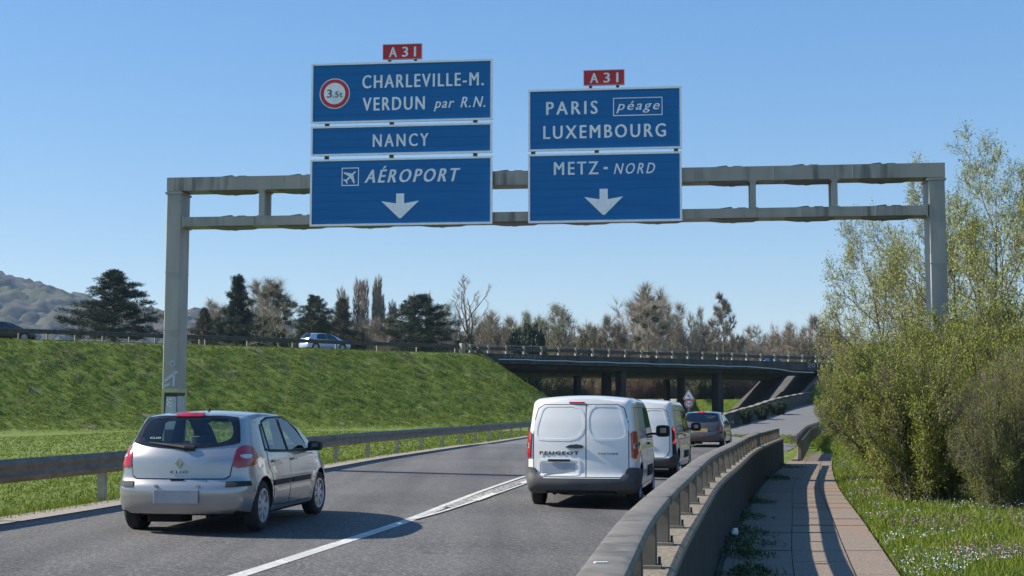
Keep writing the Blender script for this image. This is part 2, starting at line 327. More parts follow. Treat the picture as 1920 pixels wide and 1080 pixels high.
# wooded hills on the horizon
m_hill = mat('bare_woodland', (.014, .013, .010), (.070, .058, .044), rough=1, scale=.07, detail=12, lo=.40, hi=.58, c3=(.07, .075, .03), s3=.012, t3=(.5, .7))
HZ = [(-1700, 230), (-1200, 205), (-900, 185), (-580, 158), (-558, 153), (-540, 146), (-516, 138), (-490, 133), (-440, 122), (-394, 113), (-363, 111), (-330, 112), (-300, 106), (-230, 100), (-150, 92), (-60, 86), (60, 80), (250, 74), (450, 66), (700, 60), (1300, 60)]
gx = np.arange(-1500, 1100, 5.0); gy = np.linspace(0, 1, 60); GX, GT = np.meshgrid(gx, gy)
top = np.interp(GX, [p[0] for p in HZ], [p[1] for p in HZ])
prof = np.sin(np.clip(GT * 1.02, 0, 1) * math.pi / 2) ** 1.3
GY = 900 + 620 * GT + 60 * (vnoise(GX, GX * 0, .004, 3) - .5)
crownn = 11 * (vnoise(GX, GY, .10, 4) - .5) + 9 * (vnoise(GX, GY, .19, 6) - .5) + 16 * (vnoise(GX, GY, .012, 8) - .5) * np.sin(GT * math.pi)
GZ = top * 1.0 * prof * (GY / 1500) ** 0 + crownn * np.clip(GT * 8, 0, 1) - 2
idx = np.arange(GX.size).reshape(GX.shape)
F = np.stack([idx[:-1, :-1], idx[:-1, 1:], idx[1:, 1:], idx[1:, :-1]], -1).reshape(-1, 4)
tag(npmesh('hill', np.c_[GX.ravel(), GY.ravel(), GZ.ravel()], F, m_hill), kind='structure')
# ------------------------------------------------------------------ roads
def ribbon(name, left, right, y0, y1, zf, lift, m, n=1, step=.8):
    yy = np.arange(y0, y1 + step, step); V = []
    l, r = interp(left, yy) if isinstance(left, list) else left(yy), interp(right, yy) if isinstance(right, list) else right(yy)
    for i in range(n + 1):
        x = l + (r - l) * i / n; V.append(np.c_[x, yy, zf(x, yy) + lift])
    V = np.stack(V, 1).reshape(-1, 3); idx = np.arange(len(V)).reshape(len(yy), n + 1)
    F = np.stack([idx[:-1, :-1], idx[:-1, 1:], idx[1:, 1:], idx[1:, :-1]], -1).reshape(-1, 4)
    return npmesh(name, V, F, m, smooth=True)
def smooth_poly(p, step=2): return [tuple(q[:2]) for q in resample(p, step)]
RAIL, LE, FEET, KERB, RE, RAMP_L, PATH_R = [smooth_poly(p) for p in (RAIL, LE, FEET, KERB, RE, RAMP_L, PATH_R)]
tag(ribbon('road', LE, RE, -10, 57, road_z, 0, m_asph, 12), kind='structure')
tag(ribbon('road_branch', LE, lambda y: np.minimum(interp(LE, y) + 8.2, interp(RAMP_L, y) + .6), 56.5, 148, lambda x, y: 0 * x + .0, .002, m_asph_up, 4), kind='structure')
tag(ribbon('road_ramp', RAMP_L, RE, 56.5, 159, lambda x, y: ramp_z(y), .004, m_asph_up, 4), kind='structure')
tag(ribbon('road_verge', lambda y: interp(LE, y) - .55, lambda y: interp(LE, y) + .05, -10, 120, lambda x, y: road_z(x, y) * (y < 56) + 0 * x, .012, m_dirt, 1), kind='structure')
def line(name, pts, w, lift, m, label):
    P = resample(pts, .6); L_, R_ = offset(P, -w / 2), offset(P, w / 2)
    V = np.stack([np.c_[L_, road_z(L_[:, 0], L_[:, 1]) + lift], np.c_[R_, road_z(R_[:, 0], R_[:, 1]) + lift]], 1).reshape(-1, 3)
    i = np.arange(0, len(V) - 2, 2); o = npmesh(name, V, np.c_[i, i + 1, i + 3, i + 2], m); return tag(o, kind='structure')
CL = [(-4.0, 4), (-2.66, 11.8), (-2.16, 14.6), (-1.47, 18.6), (-.62, 25.2), (.33, 31.6), (1.7, 40), (3.4, 50), (5.9, 62)]
line('lane_line', CL[:4] + [(-1.0, 22.2)], .165, .005, m_line, '')
line('lane_line', [(-1.43, 18.9), (-.62, 25.2), (.33, 31.6), (1.7, 40), (3.4, 50), (5.9, 62)], .10, .009, m_line, '')
line('lane_line', [(-.98, 21.2), (-.40, 25.2), (.60, 31.6), (1.98, 40)], .24, .013, m_line_worn, '')
line('lane_line', [(-1.36, 18.9), (-1.0, 20.6), (-.22, 25.2), (.80, 31.6), (2.2, 40)], .06, .017, m_line, '')
line('lane_line', [(-.62, 22.8), (-.30, 24.9)], .13, .021, m_line, '')
line('lane_line', [(.20, 28.2), (.62, 30.9)], .15, .021, m_line, '')
# upper carriageways
UPs = resample(UP, 3); UPm = UPs[(UPs[:, 0] > -110) & (UPs[:, 0] < 100)]
def strip(name, P, a, b, z, m):
    A, B = offset(P, a), offset(P, b); V = np.stack([np.c_[A, np.full(len(A), z)], np.c_[B, np.full(len(B), z)]], 1).reshape(-1, 3)
    i = np.arange(0, len(V) - 2, 2); return tag(npmesh(name, V, np.c_[i, i + 1, i + 3, i + 2], m), kind='structure')
strip('upper_road', UPm, -12.5, -1.0, UPZ + .02, m_asph_up); strip('upper_road', UPm, -29, -16.5, UPZ + .02, m_asph_up)
# ------------------------------------------------------------------ path of concrete slabs
def pathz(x, y): return -.15 + 0 * np.asarray(y)
WALLB = [(x + .13, y) for x, y in FEET] + [(9.4, 45.5), (10.9, 50.6)]
tag(ribbon('path_bed', lambda y: interp(WALLB, y) - .02, PATH_R, -8, 50.6, lambda x, y: pathz(x, y), -.012, m_joint, 3), kind='structure')
mb = MB(); PJ = []; yv = -8.0
while yv < 50.2:
    L_ = 1.12
    for a, b in ((0.02, .42), (.4215, .757), (.7605, 1.0)):
        y0, y1 = yv + .008, min(yv + L_ - .008, 50.5); q = []
        for y in (y0, y1):
            l, r = float(interp(WALLB, y)), float(interp(PATH_R, y))
            ra = random.Random(round(yv * 7) + int(a * 50)).uniform(-.004, .006) if y == y0 else 0
            q += [(l + (r - l) * a + .004, y, -.15 + ra), (l + (r - l) * b - .004, y, -.15 + ra)]
        mb.add(q, [(0, 1, 3, 2)])
    yv += L_
tag(mb.build('path', m_slab), kind='structure')
# ------------------------------------------------------------------ parapet: low concrete wall, balusters and broad top rail
def P3(poly, z, step=1.0, y0=-9, y1=40.5, dz=None):
    P = resample([p for p in poly if y0 - 3 < p[1] < y1 + 3], step); P = P[(P[:, 1] >= y0) & (P[:, 1] <= y1)]
    return [(p[0], p[1], z) for p in P]
par = thing('bridge_parapet', 'curving low concrete wall with a grey metal rail on flat balusters beside the slab path', 'parapet', (0, 0, 0))
mb = MB(); mb.sweep(P3(FEET, 0, .5), [(-.34, .56), (-.34, .58), (-.30, .60), (-.10, .63), (.07, .63), (.10, .61), (.10, .575)]); mb.build('coping', m_kerb, par, True, 30)
mb = MB(); mb.sweep(P3(FEET, 0, .5), [(-.335, -.3), (-.335, .577), (.092, .577), (.10, -.3)]); mb.build('wall', mat('stained_wall_shade', (.014, .013, .011), (.034, .030, .024), rough=.95, scale=4, bump=.4, bscale=25), par, True, 30)  # stained concrete, the shade on this side darkened further into the colour
A0 = resample(FEET, .3); dd = np.r_[0, np.cumsum(np.hypot(*np.diff(A0, axis=0).T))]
def at_len(s):
    x, y = np.interp(s, dd, A0[:, 0]), np.interp(s, dd, A0[:, 1]); x2, y2 = np.interp(s + .2, dd, A0[:, 0]), np.interp(s + .2, dd, A0[:, 1])
    return x, y, math.atan2(y2 - y, x2 - x)
s = np.interp(7.08, A0[:, 1], dd) % 1.22; k = 0
while s < dd[-1] - .2:
    x, y, a = at_len(s)
    if y > 2.2:
        Mx = Matrix.Translation((x, y, 0)) @ Matrix.Rotation(a - math.pi / 2, 4, 'Z'); b = MB()
        b.prism([(-.085, .645), (.0, .645), (.0, .84), (-.008, .872), (-.025, .893), (-.06, .893), (-.077, .872), (-.085, .84)], 'y', -.022, .022, Mx)
        b.box((-.001, .03, .77), (.012, .07, .24), M=Mx); b.box((-.045, 0, .638), (.15, .12, .018), M=Mx)
        bl = b.build('baluster', m_alu, par)
        b = MB()
        for px_, py_ in ((.018, .04), (-.11, .04)): b.tube([Mx @ Vector((px_, py_, .64)), Mx @ Vector((px_, py_, .685))], .009, 6)
        b.build('anchor_bolt', m_dark, bl)
    s += 1.22
mb = MB(); mb.sweep(P3(FEET, 0, .4, -9, 39.6), [(-.135, .892), (-.14, .915), (-.13, .932), (-.11, .938), (.0, .938), (.02, .932), (.03, .915), (.025, .892)]); mb.build('top_rail', m_alu, par, True, 40)
for yv in (3.9, 8.1, 12.4, 16.8, 21.3, 25.8, 30.3, 34.8):
    x = float(interp(FEET, yv)) - .055; mb = MB(); mb.box((x, yv, .916), (.172, .008, .047), rz=-.18); mb.build('rail_joint', m_trim0, par)
mb = MB(); mb.box((7.83, 39.6, .76), (.14, .06, .33), rz=-.2); mb.build('end_post', m_alu, par)
mb = MB(); mb.box((.30, 4.56, .941), (.05, .014, .004), rz=.1, ch=.005); o = mb.build('sticker', m_white, par); o['label'] = 'small white strip stuck on the top rail'
# ------------------------------------------------------------------ second balustrade climbing with the ramp
bal = thing('ramp_balustrade', 'weathered concrete balustrade of short posts climbing along the right edge of the ramp', 'balustrade')
Pb = resample([(9.0, 42.8), (13.2, 60), (18.5, 80), (24.2, 100), (31.7, 120), (42, 139)], .4); zb = ramp_z(Pb[:, 1]) - .14 * np.clip((60 - Pb[:, 1]) / 17, 0, 1)
mb = MB(); mb.sweep([(p[0], p[1], z) for p, z in zip(Pb, zb)], [(-.08, -.3), (-.08, .05), (.10, .05), (.10, -.6)]); mb.build('plinth', m_kerb, bal)
mb = MB(); mb.sweep([(p[0], p[1], z) for p, z in zip(Pb, zb)], [(-.10, .60), (-.10, .78), (.04, .80), (.10, .76), (.10, .60)]); mb.build('top_rail', m_railg, bal)
db = np.r_[0, np.cumsum(np.hypot(*np.diff(Pb, axis=0).T))]; m_post = mat('post_concrete', (.17, .145, .105), (.12, .10, .075), rough=.9, scale=5)
for k, s in enumerate(np.arange(.3, db[-1], .95)):
    if k >= 70: break
    x, y, z = np.interp(s, db, Pb[:, 0]), np.interp(s, db, Pb[:, 1]), np.interp(s, db, zb)
    b = MB(); b.box((x + .16, y, z + .27), (.15, .28, .62), rz=-.25, ch=.03); b.box((x + .17, y, z + .62), (.2, .3, .10), rz=-.25); b.build('post', m_post, bal)
# ------------------------------------------------------------------ guard rails
def guardrail(name, label, P, zf, top, posts, two=True, m=None, mp=None, far=False, side=-1, plen=None):
    t = thing(name, label, 'guard rail', (float(P[0][0]), float(P[0][1]), 0)); t.location = (0, 0, 0); m = m or m_railg
    d = np.r_[0, np.cumsum(np.hypot(*np.diff(P[:, :2], axis=0).T))]
    path = [(p[0], p[1], float(zf(p[0], p[1]))) for p in P]
    mb = MB(); f = .03
    prof = [(f, top - .02), (f + .02, top), (f + .06, top - .03), (f + .085, top - .08), (f + .05, top - .13), (f + .05, top - .19), (f + .085, top - .24), (f + .06, top - .29), (f + .02, top - .32),
            (f - .005, top - .29), (f + .04, top - .24), (f + .02, top - .19), (f + .02, top - .13), (f + .04, top - .08)]
    mb.sweep(path, [(a * -side, b) for a, b in prof][::(1 if side < 0 else -1)]); mb.build('beam', m, t, True, 40)
    for s in posts:
        if s > d[-1]: break
        x, y = np.interp(s, d, P[:, 0]), np.interp(s, d, P[:, 1]); x2, y2 = np.interp(s + .5, d, P[:, 0]), np.interp(s + .5, d, P[:, 1]); a = math.atan2(y2 - y, x2 - x)
        z = float(zf(x, y)); Mx = Matrix.Translation((x, y, z)) @ Matrix.Rotation(a, 4, 'Z'); q = -side
        b = MB(); b.prism([(-.05, -.06), (.05, -.06), (.05, -.045), (-.035, -.045), (-.035, .045), (.05, .045), (.05, .06), (-.05, .06)], 'z', -.35, top - .04, Mx @ Matrix.Translation((0, side * -.07 * -1 if False else .09 * (1 if side < 0 else -1), 0)))
        b.box((0, .02 * (1 if side < 0 else -1), top - .16), (.12, .14, .16), M=Mx); b.build('post', mp or m, t)
    return t
Pr = resample([(x, y) for x, y in RAIL if -6 < y < 172], .8)
m_railp = mat('weathered_post', (.36, .33, .26), (.24, .21, .16), rough=.6, metal=.2, scale=6)
i0 = np.interp(21.3, Pr[:, 1], np.r_[0, np.cumsum(np.hypot(*np.diff(Pr[:, :2], axis=0).T))]) % 4.0
guardrail('guard_rail', 'long brownish steel guard rail on the grass verge left of the road', Pr, lambda x, y: -.02, .82, np.arange(i0, 150, 4.0), mp=m_railp)
Pu = resample([tuple(p[:2]) for p in offset(UPm, -.35)], 1.0); Pu = Pu[Pu[:, 0] < -3.9]
du = np.r_[0, np.cumsum(np.hypot(*np.diff(Pu[:, :2], axis=0).T))]; sA = np.interp(-34.5, Pu[:, 0], du) % 2
sB = np.interp(-20.6, Pu[:, 0], du)
posts = [s for s in np.arange(sA, sB - 3, 2.0)] + [s for s in np.arange(sB - 4 * 1, du[-1], 4.0)]
guardrail('embankment_guard_rail', 'dark weathered guard rail along the top of the grass embankment', Pu, lambda x, y: UPZ, .78, posts, m=m_dark, mp=mat('post_grey', (.20, .185, .16), rough=.7), side=-1)
Pv = resample([tuple(p[:2]) for p in offset(UPm, -13.2)], 1.5)
guardrail('median_guard_rail', 'far guard rail between the two upper carriageways', Pv, lambda x, y: UPZ, .74, np.arange(1, 220, 4.0)[:50], m=m_dark)
# ------------------------------------------------------------------ bridge over the road
UPa = UPs
def on_up(s, d, z):       # point at arc s from the start of UP, d metres behind the near edge
    q = resample(UP, 3); dq = np.r_[0, np.cumsum(np.hypot(*np.diff(q, axis=0).T))]; s2 = s / seg[-1] * dq[-1]
    x, y = np.interp(s2, dq, q[:, 0]), np.interp(s2, dq, q[:, 1]); x2, y2 = np.interp(s2 + .5, dq, q[:, 0]), np.interp(s2 + .5, dq, q[:, 1])
    t = Vector((x2 - x, y2 - y, 0)).normalized(); nrm = Vector((-t.y, t.x, 0)); return Vector((x, y, z)) + nrm * d, math.atan2(t.y, t.x)
SS = np.arange(S0 - 1, S1 + .6, 1.5)
def deck(name, label, d0, d1, rail):
    t = thing(name, label, 'bridge'); path = [on_up(s, 0, 0)[0] for s in (SS if rail else np.arange(S0 + 8, S1 + 26, 1.5))]
    # sweep side>0 is towards the camera; d behind is negative side
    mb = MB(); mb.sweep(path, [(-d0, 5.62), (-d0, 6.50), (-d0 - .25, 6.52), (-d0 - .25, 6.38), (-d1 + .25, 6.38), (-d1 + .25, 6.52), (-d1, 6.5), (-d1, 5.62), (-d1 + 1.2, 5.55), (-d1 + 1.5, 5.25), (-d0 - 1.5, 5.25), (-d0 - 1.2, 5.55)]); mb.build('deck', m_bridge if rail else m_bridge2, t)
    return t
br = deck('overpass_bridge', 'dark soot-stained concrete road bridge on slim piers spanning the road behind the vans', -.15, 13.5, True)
br2 = deck('second_overpass', 'pale second bridge deck seen behind and below the near bridge', 17, 29.5, False)
def piers(t, spots, m, w=.62):
    for (s, d, dp) in spots:
        p, a = on_up(s, d, 0); z0 = float(ground_z(p.x, p.y, False)) - .3; b = MB(); b.box((p.x, p.y, (5.27 + z0) / 2), (w, dp, 5.27 - z0), rz=a, ch=.08); b.build('pier', m, t)
def s_of(px, drow):        # arc position of a pier row seen at a given bearing
    best = None
    for s in np.arange(S0, S1 + 25, .1):
        p, a = on_up(s, drow, 0); e = abs(p.x / p.y - px)
        if best is None or e < best[0]: best = (e, s)
    return best[1]
piers(br, [(s_of(.0813, 2.5), 2.5, 1.0), (s_of(.1534, 2.5), 2.5, 1.1), (s_of(.0709, 10.5), 10.5, 1.0), (s_of(.1534, 10.5) + .2, 10.5, 1.0)], m_bridge, .68)
piers(br2, [(s_of(.0490, 19), 19, .8), (s_of(.1262, 19), 19, .8), (s_of(.1155, 27), 27, .7)], m_bridge, .6)
path = [on_up(s, -.15, 0)[0] for s in SS]
mb = MB(); pp = []
for i, p in enumerate(path):
    f = i / (len(path) - 1); z = 6.02 - .22 * f - (.42 * (1 / (1 + math.exp(-(f - .83) * 40)))) + .03 * math.sin(i * 2.1)
    pp.append((p.x + .08, p.y - .1, z))
mb.tube(pp[2:-2], .055, 6); mb.build('pipe', mat('pale_pipe', (.45, .50, .50), rough=.5), br)
# parapet of the bridge: posts, flat beam with gaps, thin top rail
bp = thing('overpass_railing', 'steel railing with evenly spaced pale posts along the near edge of the dark bridge', 'railing')
P = [on_up(s, .1, UPZ)[0] for s in np.arange(S0 - 1.0, S1 + .3, 1.0)]
mb = MB(); mb.sweep(P, [(-.02, .40), (.03, .38), (.05, .45), (.02, .52), (.05, .60), (.03, .68), (-.02, .66)]); mb.build('beam', m_dark, bp, True)
mb = MB(); mb.tube([p + Vector((0, 0, .84)) for p in P], .045, 6); mb.build('top_rail', m_railp, bp)
for k, s in enumerate(np.arange(S0 - .8, S1, 1.93)):
    p, a = on_up(s, .06, UPZ); b = MB(); Mx = Matrix.Translation(p) @ Matrix.Rotation(a, 4, 'Z')
    b.prism([(-.15, .08), (-.15, .24), (0, .88), (.10, .88), (.10, .80), (.08, .08)] if False else [(-.08, .1), (.08, .1), (.06, .86), (-.06, .86)], 'y', -.10, .08, Mx); b.build('post', m_railp, bp)
p, a = on_up(S0 - 1.6, .1, UPZ); b = MB(); b.box((p.x, p.y, UPZ + .42), (.38, .4, 1.0), rz=a, ch=.03); b.build('end_post', m_railp, bp)
# slope paving under the two decks; the right sheet stands dark for shaded grass
for side_, lab in ((0, 'dark concrete slope paving under the left end of the bridge'), (1, 'dark slanting concrete slope with a pale top edge under the right end of the bridge')):
    t = thing('abutment', lab, 'abutment'); V = []; es = np.array([-.6, .4, 1.5, 3, 4.5, 6, 7.3]); ds = np.linspace(-.2, 30, 22)
    for e in es:
        for d in ds:
            p, a = on_up((S0 + e if side_ == 0 else S1 - e) + SKEW * max(d, 0), d, 0)
            V.append((p.x, p.y, min(UPZ - .06 - max(e, 0) / 1.3, UPZ - .5) + .10))
    idx = np.arange(len(V)).reshape(len(es), len(ds)); F = np.stack([idx[:-1, :-1], idx[:-1, 1:], idx[1:, 1:], idx[1:, :-1]], -1).reshape(-1, 4)
    npmesh('shade_toned_paving', np.array(V), F, m_bridge, t)
    mb = MB(); q = []
    for e in (-.2, 8.0):
        p, a = on_up(S0 + e if side_ == 0 else S1 - e, -.1, 0); q.append(Vector((p.x, p.y, UPZ - .06 - e / 1.3)))
    dv = q[1] - q[0]; n_ = 8; pts = [q[0] + dv * k / n_ for k in range(n_ + 1)]
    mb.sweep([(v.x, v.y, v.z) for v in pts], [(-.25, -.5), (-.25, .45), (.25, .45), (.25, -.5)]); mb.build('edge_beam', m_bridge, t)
    mb = MB(); mb.sweep([(v.x, v.y, v.z) for v in pts], [(-.26, .45), (-.26, .52), (.24, .52), (.24, .45)]); mb.build('lit_beam_top', m_kerb, t)  # sunlit top of the beam painted as a paler strip
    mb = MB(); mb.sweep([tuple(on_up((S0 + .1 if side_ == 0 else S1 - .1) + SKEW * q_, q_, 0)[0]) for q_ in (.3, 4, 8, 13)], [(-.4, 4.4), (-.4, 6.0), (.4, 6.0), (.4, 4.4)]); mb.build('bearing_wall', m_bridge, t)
# graffiti along the fascia
m_graf = mat('faded_graffiti', (.20, .20, .22), rough=.8)
p, a = on_up(S0 + 2.6, -.17, 0)
text('STARKFS HIJ', br, m_graf, 'graffiti', (0, 6.0, 6.1, 6.42), Matrix.Translation((p.x, p.y - .01, 0)) @ Matrix.Rotation(a, 4, 'Z'), bold=0)
p, a = on_up(S1 - 3.9, -.17, 0)
text('201', br, mat('pink_graffiti', (.42, .36, .40), rough=.8), 'graffiti', (0, 1.5, 5.95, 6.4), Matrix.Translation((p.x, p.y - .01, 0)) @ Matrix.Rotation(a, 4, 'Z'), bold=0)
# stone wall on the far side of the ramp
m_stone = mat('rough_stone', (.035, .03, .024), (.11, .092, .07), rough=.95, scale=2.6, detail=8, bump=1, bscale=5, c3=(.07, .08, .035), s3=1.0, t3=(.5, .65), dist=.15)
Pw = resample([(14.0, 91), (15.0, 95), (18.6, 105), (24.0, 120), (28.0, 130), (32.4, 140), (40, 150)], 1.0); zw = ramp_z(Pw[:, 1])
sw = thing('retaining_wall', 'low rough stone retaining wall with a pale coping along the far edge of the climbing ramp', 'retaining wall')
mb = MB(); top = np.interp(Pw[:, 1], [91, 105, 120, 140], [.75, .95, 1.0, 1.0])
V = []
for i, p in enumerate(Pw):
    nrm = offset(Pw, 1)[i] - Pw[i, :2]
    for h, o in ((-.3, .05), (.25, .02), (.5, .05), (top[i], 0), (top[i] + .02, -.35)): V.append((p[0] + nrm[0] * o - .4, p[1] + nrm[1] * o, zw[i] + h + (.05 * math.sin(i * 1.7) if h > .6 else 0)))
idx = np.arange(len(V)).reshape(len(Pw), 5); F = np.stack([idx[:-1, :-1], idx[1:, :-1], idx[1:, 1:], idx[:-1, 1:]], -1).reshape(-1, 4)
npmesh('wall', np.array(V), F, m_stone, sw, smooth=True)
mb = MB(); mb.sweep([(p[0] - .55, p[1], zw[i] + top[i] + .03 * math.sin(i * 1.7)) for i, p in enumerate(Pw)], [(-.22, 0), (-.22, .05), (.20, .05), (.20, 0)]); mb.build('coping', mat('mossy_coping', (.15, .135, .105), (.24, .215, .17), rough=.95, scale=2.5), sw)
# curved railing in the distance, seen over the second van
Pc = resample([(9.5, 169.5), (14, 169), (18, 167.6), (20.4, 165.2), (21.2, 162), (20.6, 159.5)], .5)
guardrail('curved_guard_rail', 'tan guard rail bending round a tight curve just beyond the second white van', Pc, lambda x, y: 2.0, .9, np.arange(.2, 16, 2.0), m=m_railp, side=1)
# ------------------------------------------------------------------ sign gantry (local x along the beams, -y towards the camera)
GA = R(-6.2135); GM = Matrix.Translation((-8.43, 32.2, 0)) @ Matrix.Rotation(GA, 4, 'Z')
gt = thing('sign_gantry', 'grey steel gantry on two square posts spanning the whole road and carrying the blue signs', 'gantry', (-8.43, 32.2, 0), GA)
DEP = .62
def hollow_beam(z0, z1, x0, x1):
    b = MB(); b.box(((x0 + x1) / 2, DEP / 2, (z0 + z1) / 2), (x1 - x0, DEP, z1 - z0)); return b
b = hollow_beam(6.79, 7.12, 0, 18.47)
for u in (3.33, 4.9, 8.2, 12.75, 14.6, 16.4): b.box((u, -.004, 6.955), (.02, .012, .325))
b.build('top_beam', m_gantry_b, gt)
b = hollow_beam(5.915, 6.14, .40, 18.06)
for u in (2.2, 4.9, 8.2, 12.75, 15.2, 16.9): b.box((u, -.004, 6.03), (.02, .012, .22))
b.build('bottom_beam', m_gantry_b, gt)
for x0, x1, lab in ((0, .38, 'left gantry post painted with graffiti near its foot'), (18.08, 18.46, 'right gantry post rising out of the shrubs')):
    b = MB(); b.box(((x0 + x1) / 2, DEP / 2, 3.24), (x1 - x0 - .004, DEP - .006, 7.08), ch=.02); b.box(((x0 + x1) / 2, DEP / 2, 6.74), (x1 - x0 + .05, DEP + .05, .05))
    for zz in (1.9, 3.4, 4.8): b.box(((x0 + x1) / 2, DEP / 2, zz), (x1 - x0 + .004, DEP + .004, .014))
    o = b.build('post', m_gantry, gt); o['label'] = lab
for x, z in ((.40, 6.03), (18.06, 6.03)):
    s_ = 1 if x < 1 else -1; b = MB(); b.prism([(x, z - .17), (x, z + .17), (x + s_ * .16, z)][::s_], 'y', -.012, .01); b.prism([(x, z - .14), (x, z + .14), (x + s_ * .02, z + .14), (x + s_ * .02, z - .14)], 'y', -.01, DEP); b.build('gusset', m_gantry, gt)
for u in (2.38, 14.12, 15.98):
    for dy in (.06, DEP - .06):
        b = MB(); b.box((u, dy, 6.465), (.13, .12, .645)); b.box((u, dy, 6.15), (.22, .125, .014)); b.box((u, dy, 6.775), (.22, .125, .024)); b.build('strut', m_gantry, gt)
# lifting lugs, cable trays and brackets above and below the beams
rr = random.Random(4); m_brk = mat('bracket_steel', (.10, .095, .085), (.15, .14, .125), rough=.6)
for z, up in ((7.12, 1), (6.14, 1), (6.79, -1), (5.915, -1)):
    u = 1.35 if up > 0 else 1.0
    while u < 17.6:
        if not (3.7 < u < 12.4 and z in (6.79, 6.14)):
            b = MB()
            if up > 0: b.prism([(u, z), (u + .30, z), (u + .30, z + .03), (u + .24, z + .035), (u + .04, z + .01)], 'y', .02, .10); b.box((u + .52, .3, z + .012), (.20, .5, .024)); b.prism([(u + .62, z), (u + .95, z), (u + .66, z + .03)], 'y', .3, .36)
            else: b.prism([(u, z), (u + 1.15, z), (u + 1.02, z - .03), (u + .66, z - .035), (u + .6, z - .048), (u + .52, z - .05), (u + .48, z - .038), (u + .35, z - .04), (u + .2, z - .025)][::-1], 'y', .05, .58)
            b.build('bracket', m_brk, gt)
        u += 1.72 + rr.uniform(-.06, .06)
# graffiti on the left post
m_gy = mat('yellow_spray', (.42, .40, .20), rough=.7); m_gk = mat('black_spray', (.02, .02, .022), rough=.6); m_gw = mat('silver_spray', (.44, .46, .50), (.36, .38, .41), rough=.6, scale=6); m_gb = mat('pale_blue_spray', (.40, .47, .60), rough=.7)
g = bpy.data.objects.new('graffiti', None); C.objects.link(g); g.parent = gt
b = MB(); b.box((.19, DEP / 2, 1.28), (.386, DEP + .012, 1.28)); b.build('paint_patch', m_gk, g)
b = MB(); b.box((.19, DEP / 2, 1.93), (.390, DEP + .014, .09)); b.box((.03, -.002, 1.5), (.07, .022, .8)); b.box((.04, -.003, .86), (.09, .022, .3)); b.prism([(-.012, 1.4), (DEP + .012, 1.4), (DEP + .014, 1.9), (DEP - .05, 1.9)], 'x', .30, .392); b.build('paint_patch', m_gy, g)
b = MB(); b.prism([(.09, 1.32), (.37, 1.31), (.37, 1.78), (.12, 1.79)], 'y', -.014, .01); b.prism([(.10, 1.0), (.37, 1.0), (.37, 1.20), (.11, 1.19)], 'y', -.014, .01)
b.prism([(.0, 1.1), (.44, 1.05), (.58, 1.45), (.40, 1.8), (.0, 1.8)], 'x', .30, .396); b.build('paint_patch', m_gw, g)
b = MB()
for x, z in ((.15, 1.70), (.22, 1.72), (.18, 1.65), (.24, 1.64), (.16, 1.60), (.22, 1.56)): b.prism([(x + .02 * math.cos(t), z + .02 * math.sin(t)) for t in np.linspace(0, 2 * math.pi, 9)[:-1]][::-1], 'y', -.018, -.01)
b.build('paint_patch', m_white, g)
b = MB()
def ring(cx, cz, r1, r2, n=20):
    for k in range(n):
        a0, a1 = 2 * math.pi * k / n, 2 * math.pi * (k + 1) / n
        b.prism([(cx + r2 * math.cos(a0), cz + r2 * math.sin(a0)), (cx + r1 * math.cos(a0), cz + r1 * math.sin(a0)), (cx + r1 * math.cos(a1), cz + r1 * math.sin(a1)), (cx + r2 * math.cos(a1), cz + r2 * math.sin(a1))], 'y', -.006, .004)
ring(.25, 2.58, .045, .065)
def stroke(p, q_, w):
    p, q_ = Vector(p), Vector(q_); n_ = (q_ - p).normalized(); n_ = Vector((-n_.y, n_.x)) * w / 2; b.prism([tuple(p - n_), tuple(q_ - n_), tuple(q_ + n_), tuple(p + n_)], 'y', -.006, .004)
stroke((.06, 2.15), (.37, 2.38), .055); stroke((.30, 2.36), (.28, 2.04), .05); stroke((.04, 2.03), (.20, 2.09), .05)
b.build('paint_mark', m_gb, g)
m_graf.name = 'faded_graffiti'
# ------------------------------------------------------------------ sign panels: each panel is a thing hung on the gantry
m_bluej = mat('joint_blue', (.003, .065, .24), rough=.5)
def panel(name, label, x0, x1, z0, z1, m, border=.045, grp='blue direction panels on the gantry'):
    t = thing(name, label, 'road sign', GM @ Vector(((x0 + x1) / 2, -.2, z0)), GA, grp); cx = (x0 + x1) / 2
    w, h = (x1 - x0), (z1 - z0); b = MB(); b.box((0, .03, h / 2), (w - .02, .05, h - .02)); b.cur = 1
    for zz in np.arange(.20, h - .05, .20):
        if border: b.box((0, .003, zz), (w - .1, .006, .0035))
    b.build('face', [m, m_bluej] if border else m, t)
    if border:
        b = MB(); e = border
        for c, d in (((0, .018, e / 2), (w, .07, e)), ((0, .018, h - e / 2), (w, .07, e)), ((-w / 2 + e / 2, .018, h / 2), (e, .07, h - 2 * e)), ((w / 2 - e / 2, .018, h / 2), (e, .07, h - 2 * e))): b.box(c, d)
        b.build('border', m_sign_white, t)
    t['_o'] = (cx, z0); return t
def lab_(t, s, x0, x1, z0, z1, **k):
    cx, cz = t['_o']; return text(s, t, m_sign_white, 'lettering', (x0 - cx, x1 - cx, z0 - cz, z1 - cz), **k)
def arrow(t, x0, x1, z0, z1):
    cx, cz = t['_o']; x0 -= cx; x1 -= cx; z0 -= cz; z1 -= cz; m_ = (x0 + x1) / 2; w = (x1 - x0); h = z1 - z0; b = MB(); s_ = w * .105
    b.prism([(m_ - s_, z1), (m_ - s_, z1 - h * .40), (x0, z1 - h * .30), (x0 + w * .04, z1 - h * .36), (m_ - w * .035, z0 + h * .02), (m_, z0), (m_ + w * .035, z0 + h * .02), (x1 - w * .04, z1 - h * .36), (x1, z1 - h * .30), (m_ + s_, z1 - h * .40), (m_ + s_, z1)], 'y', -.006, .002)
    return b.build('arrow', m_sign_white, t)
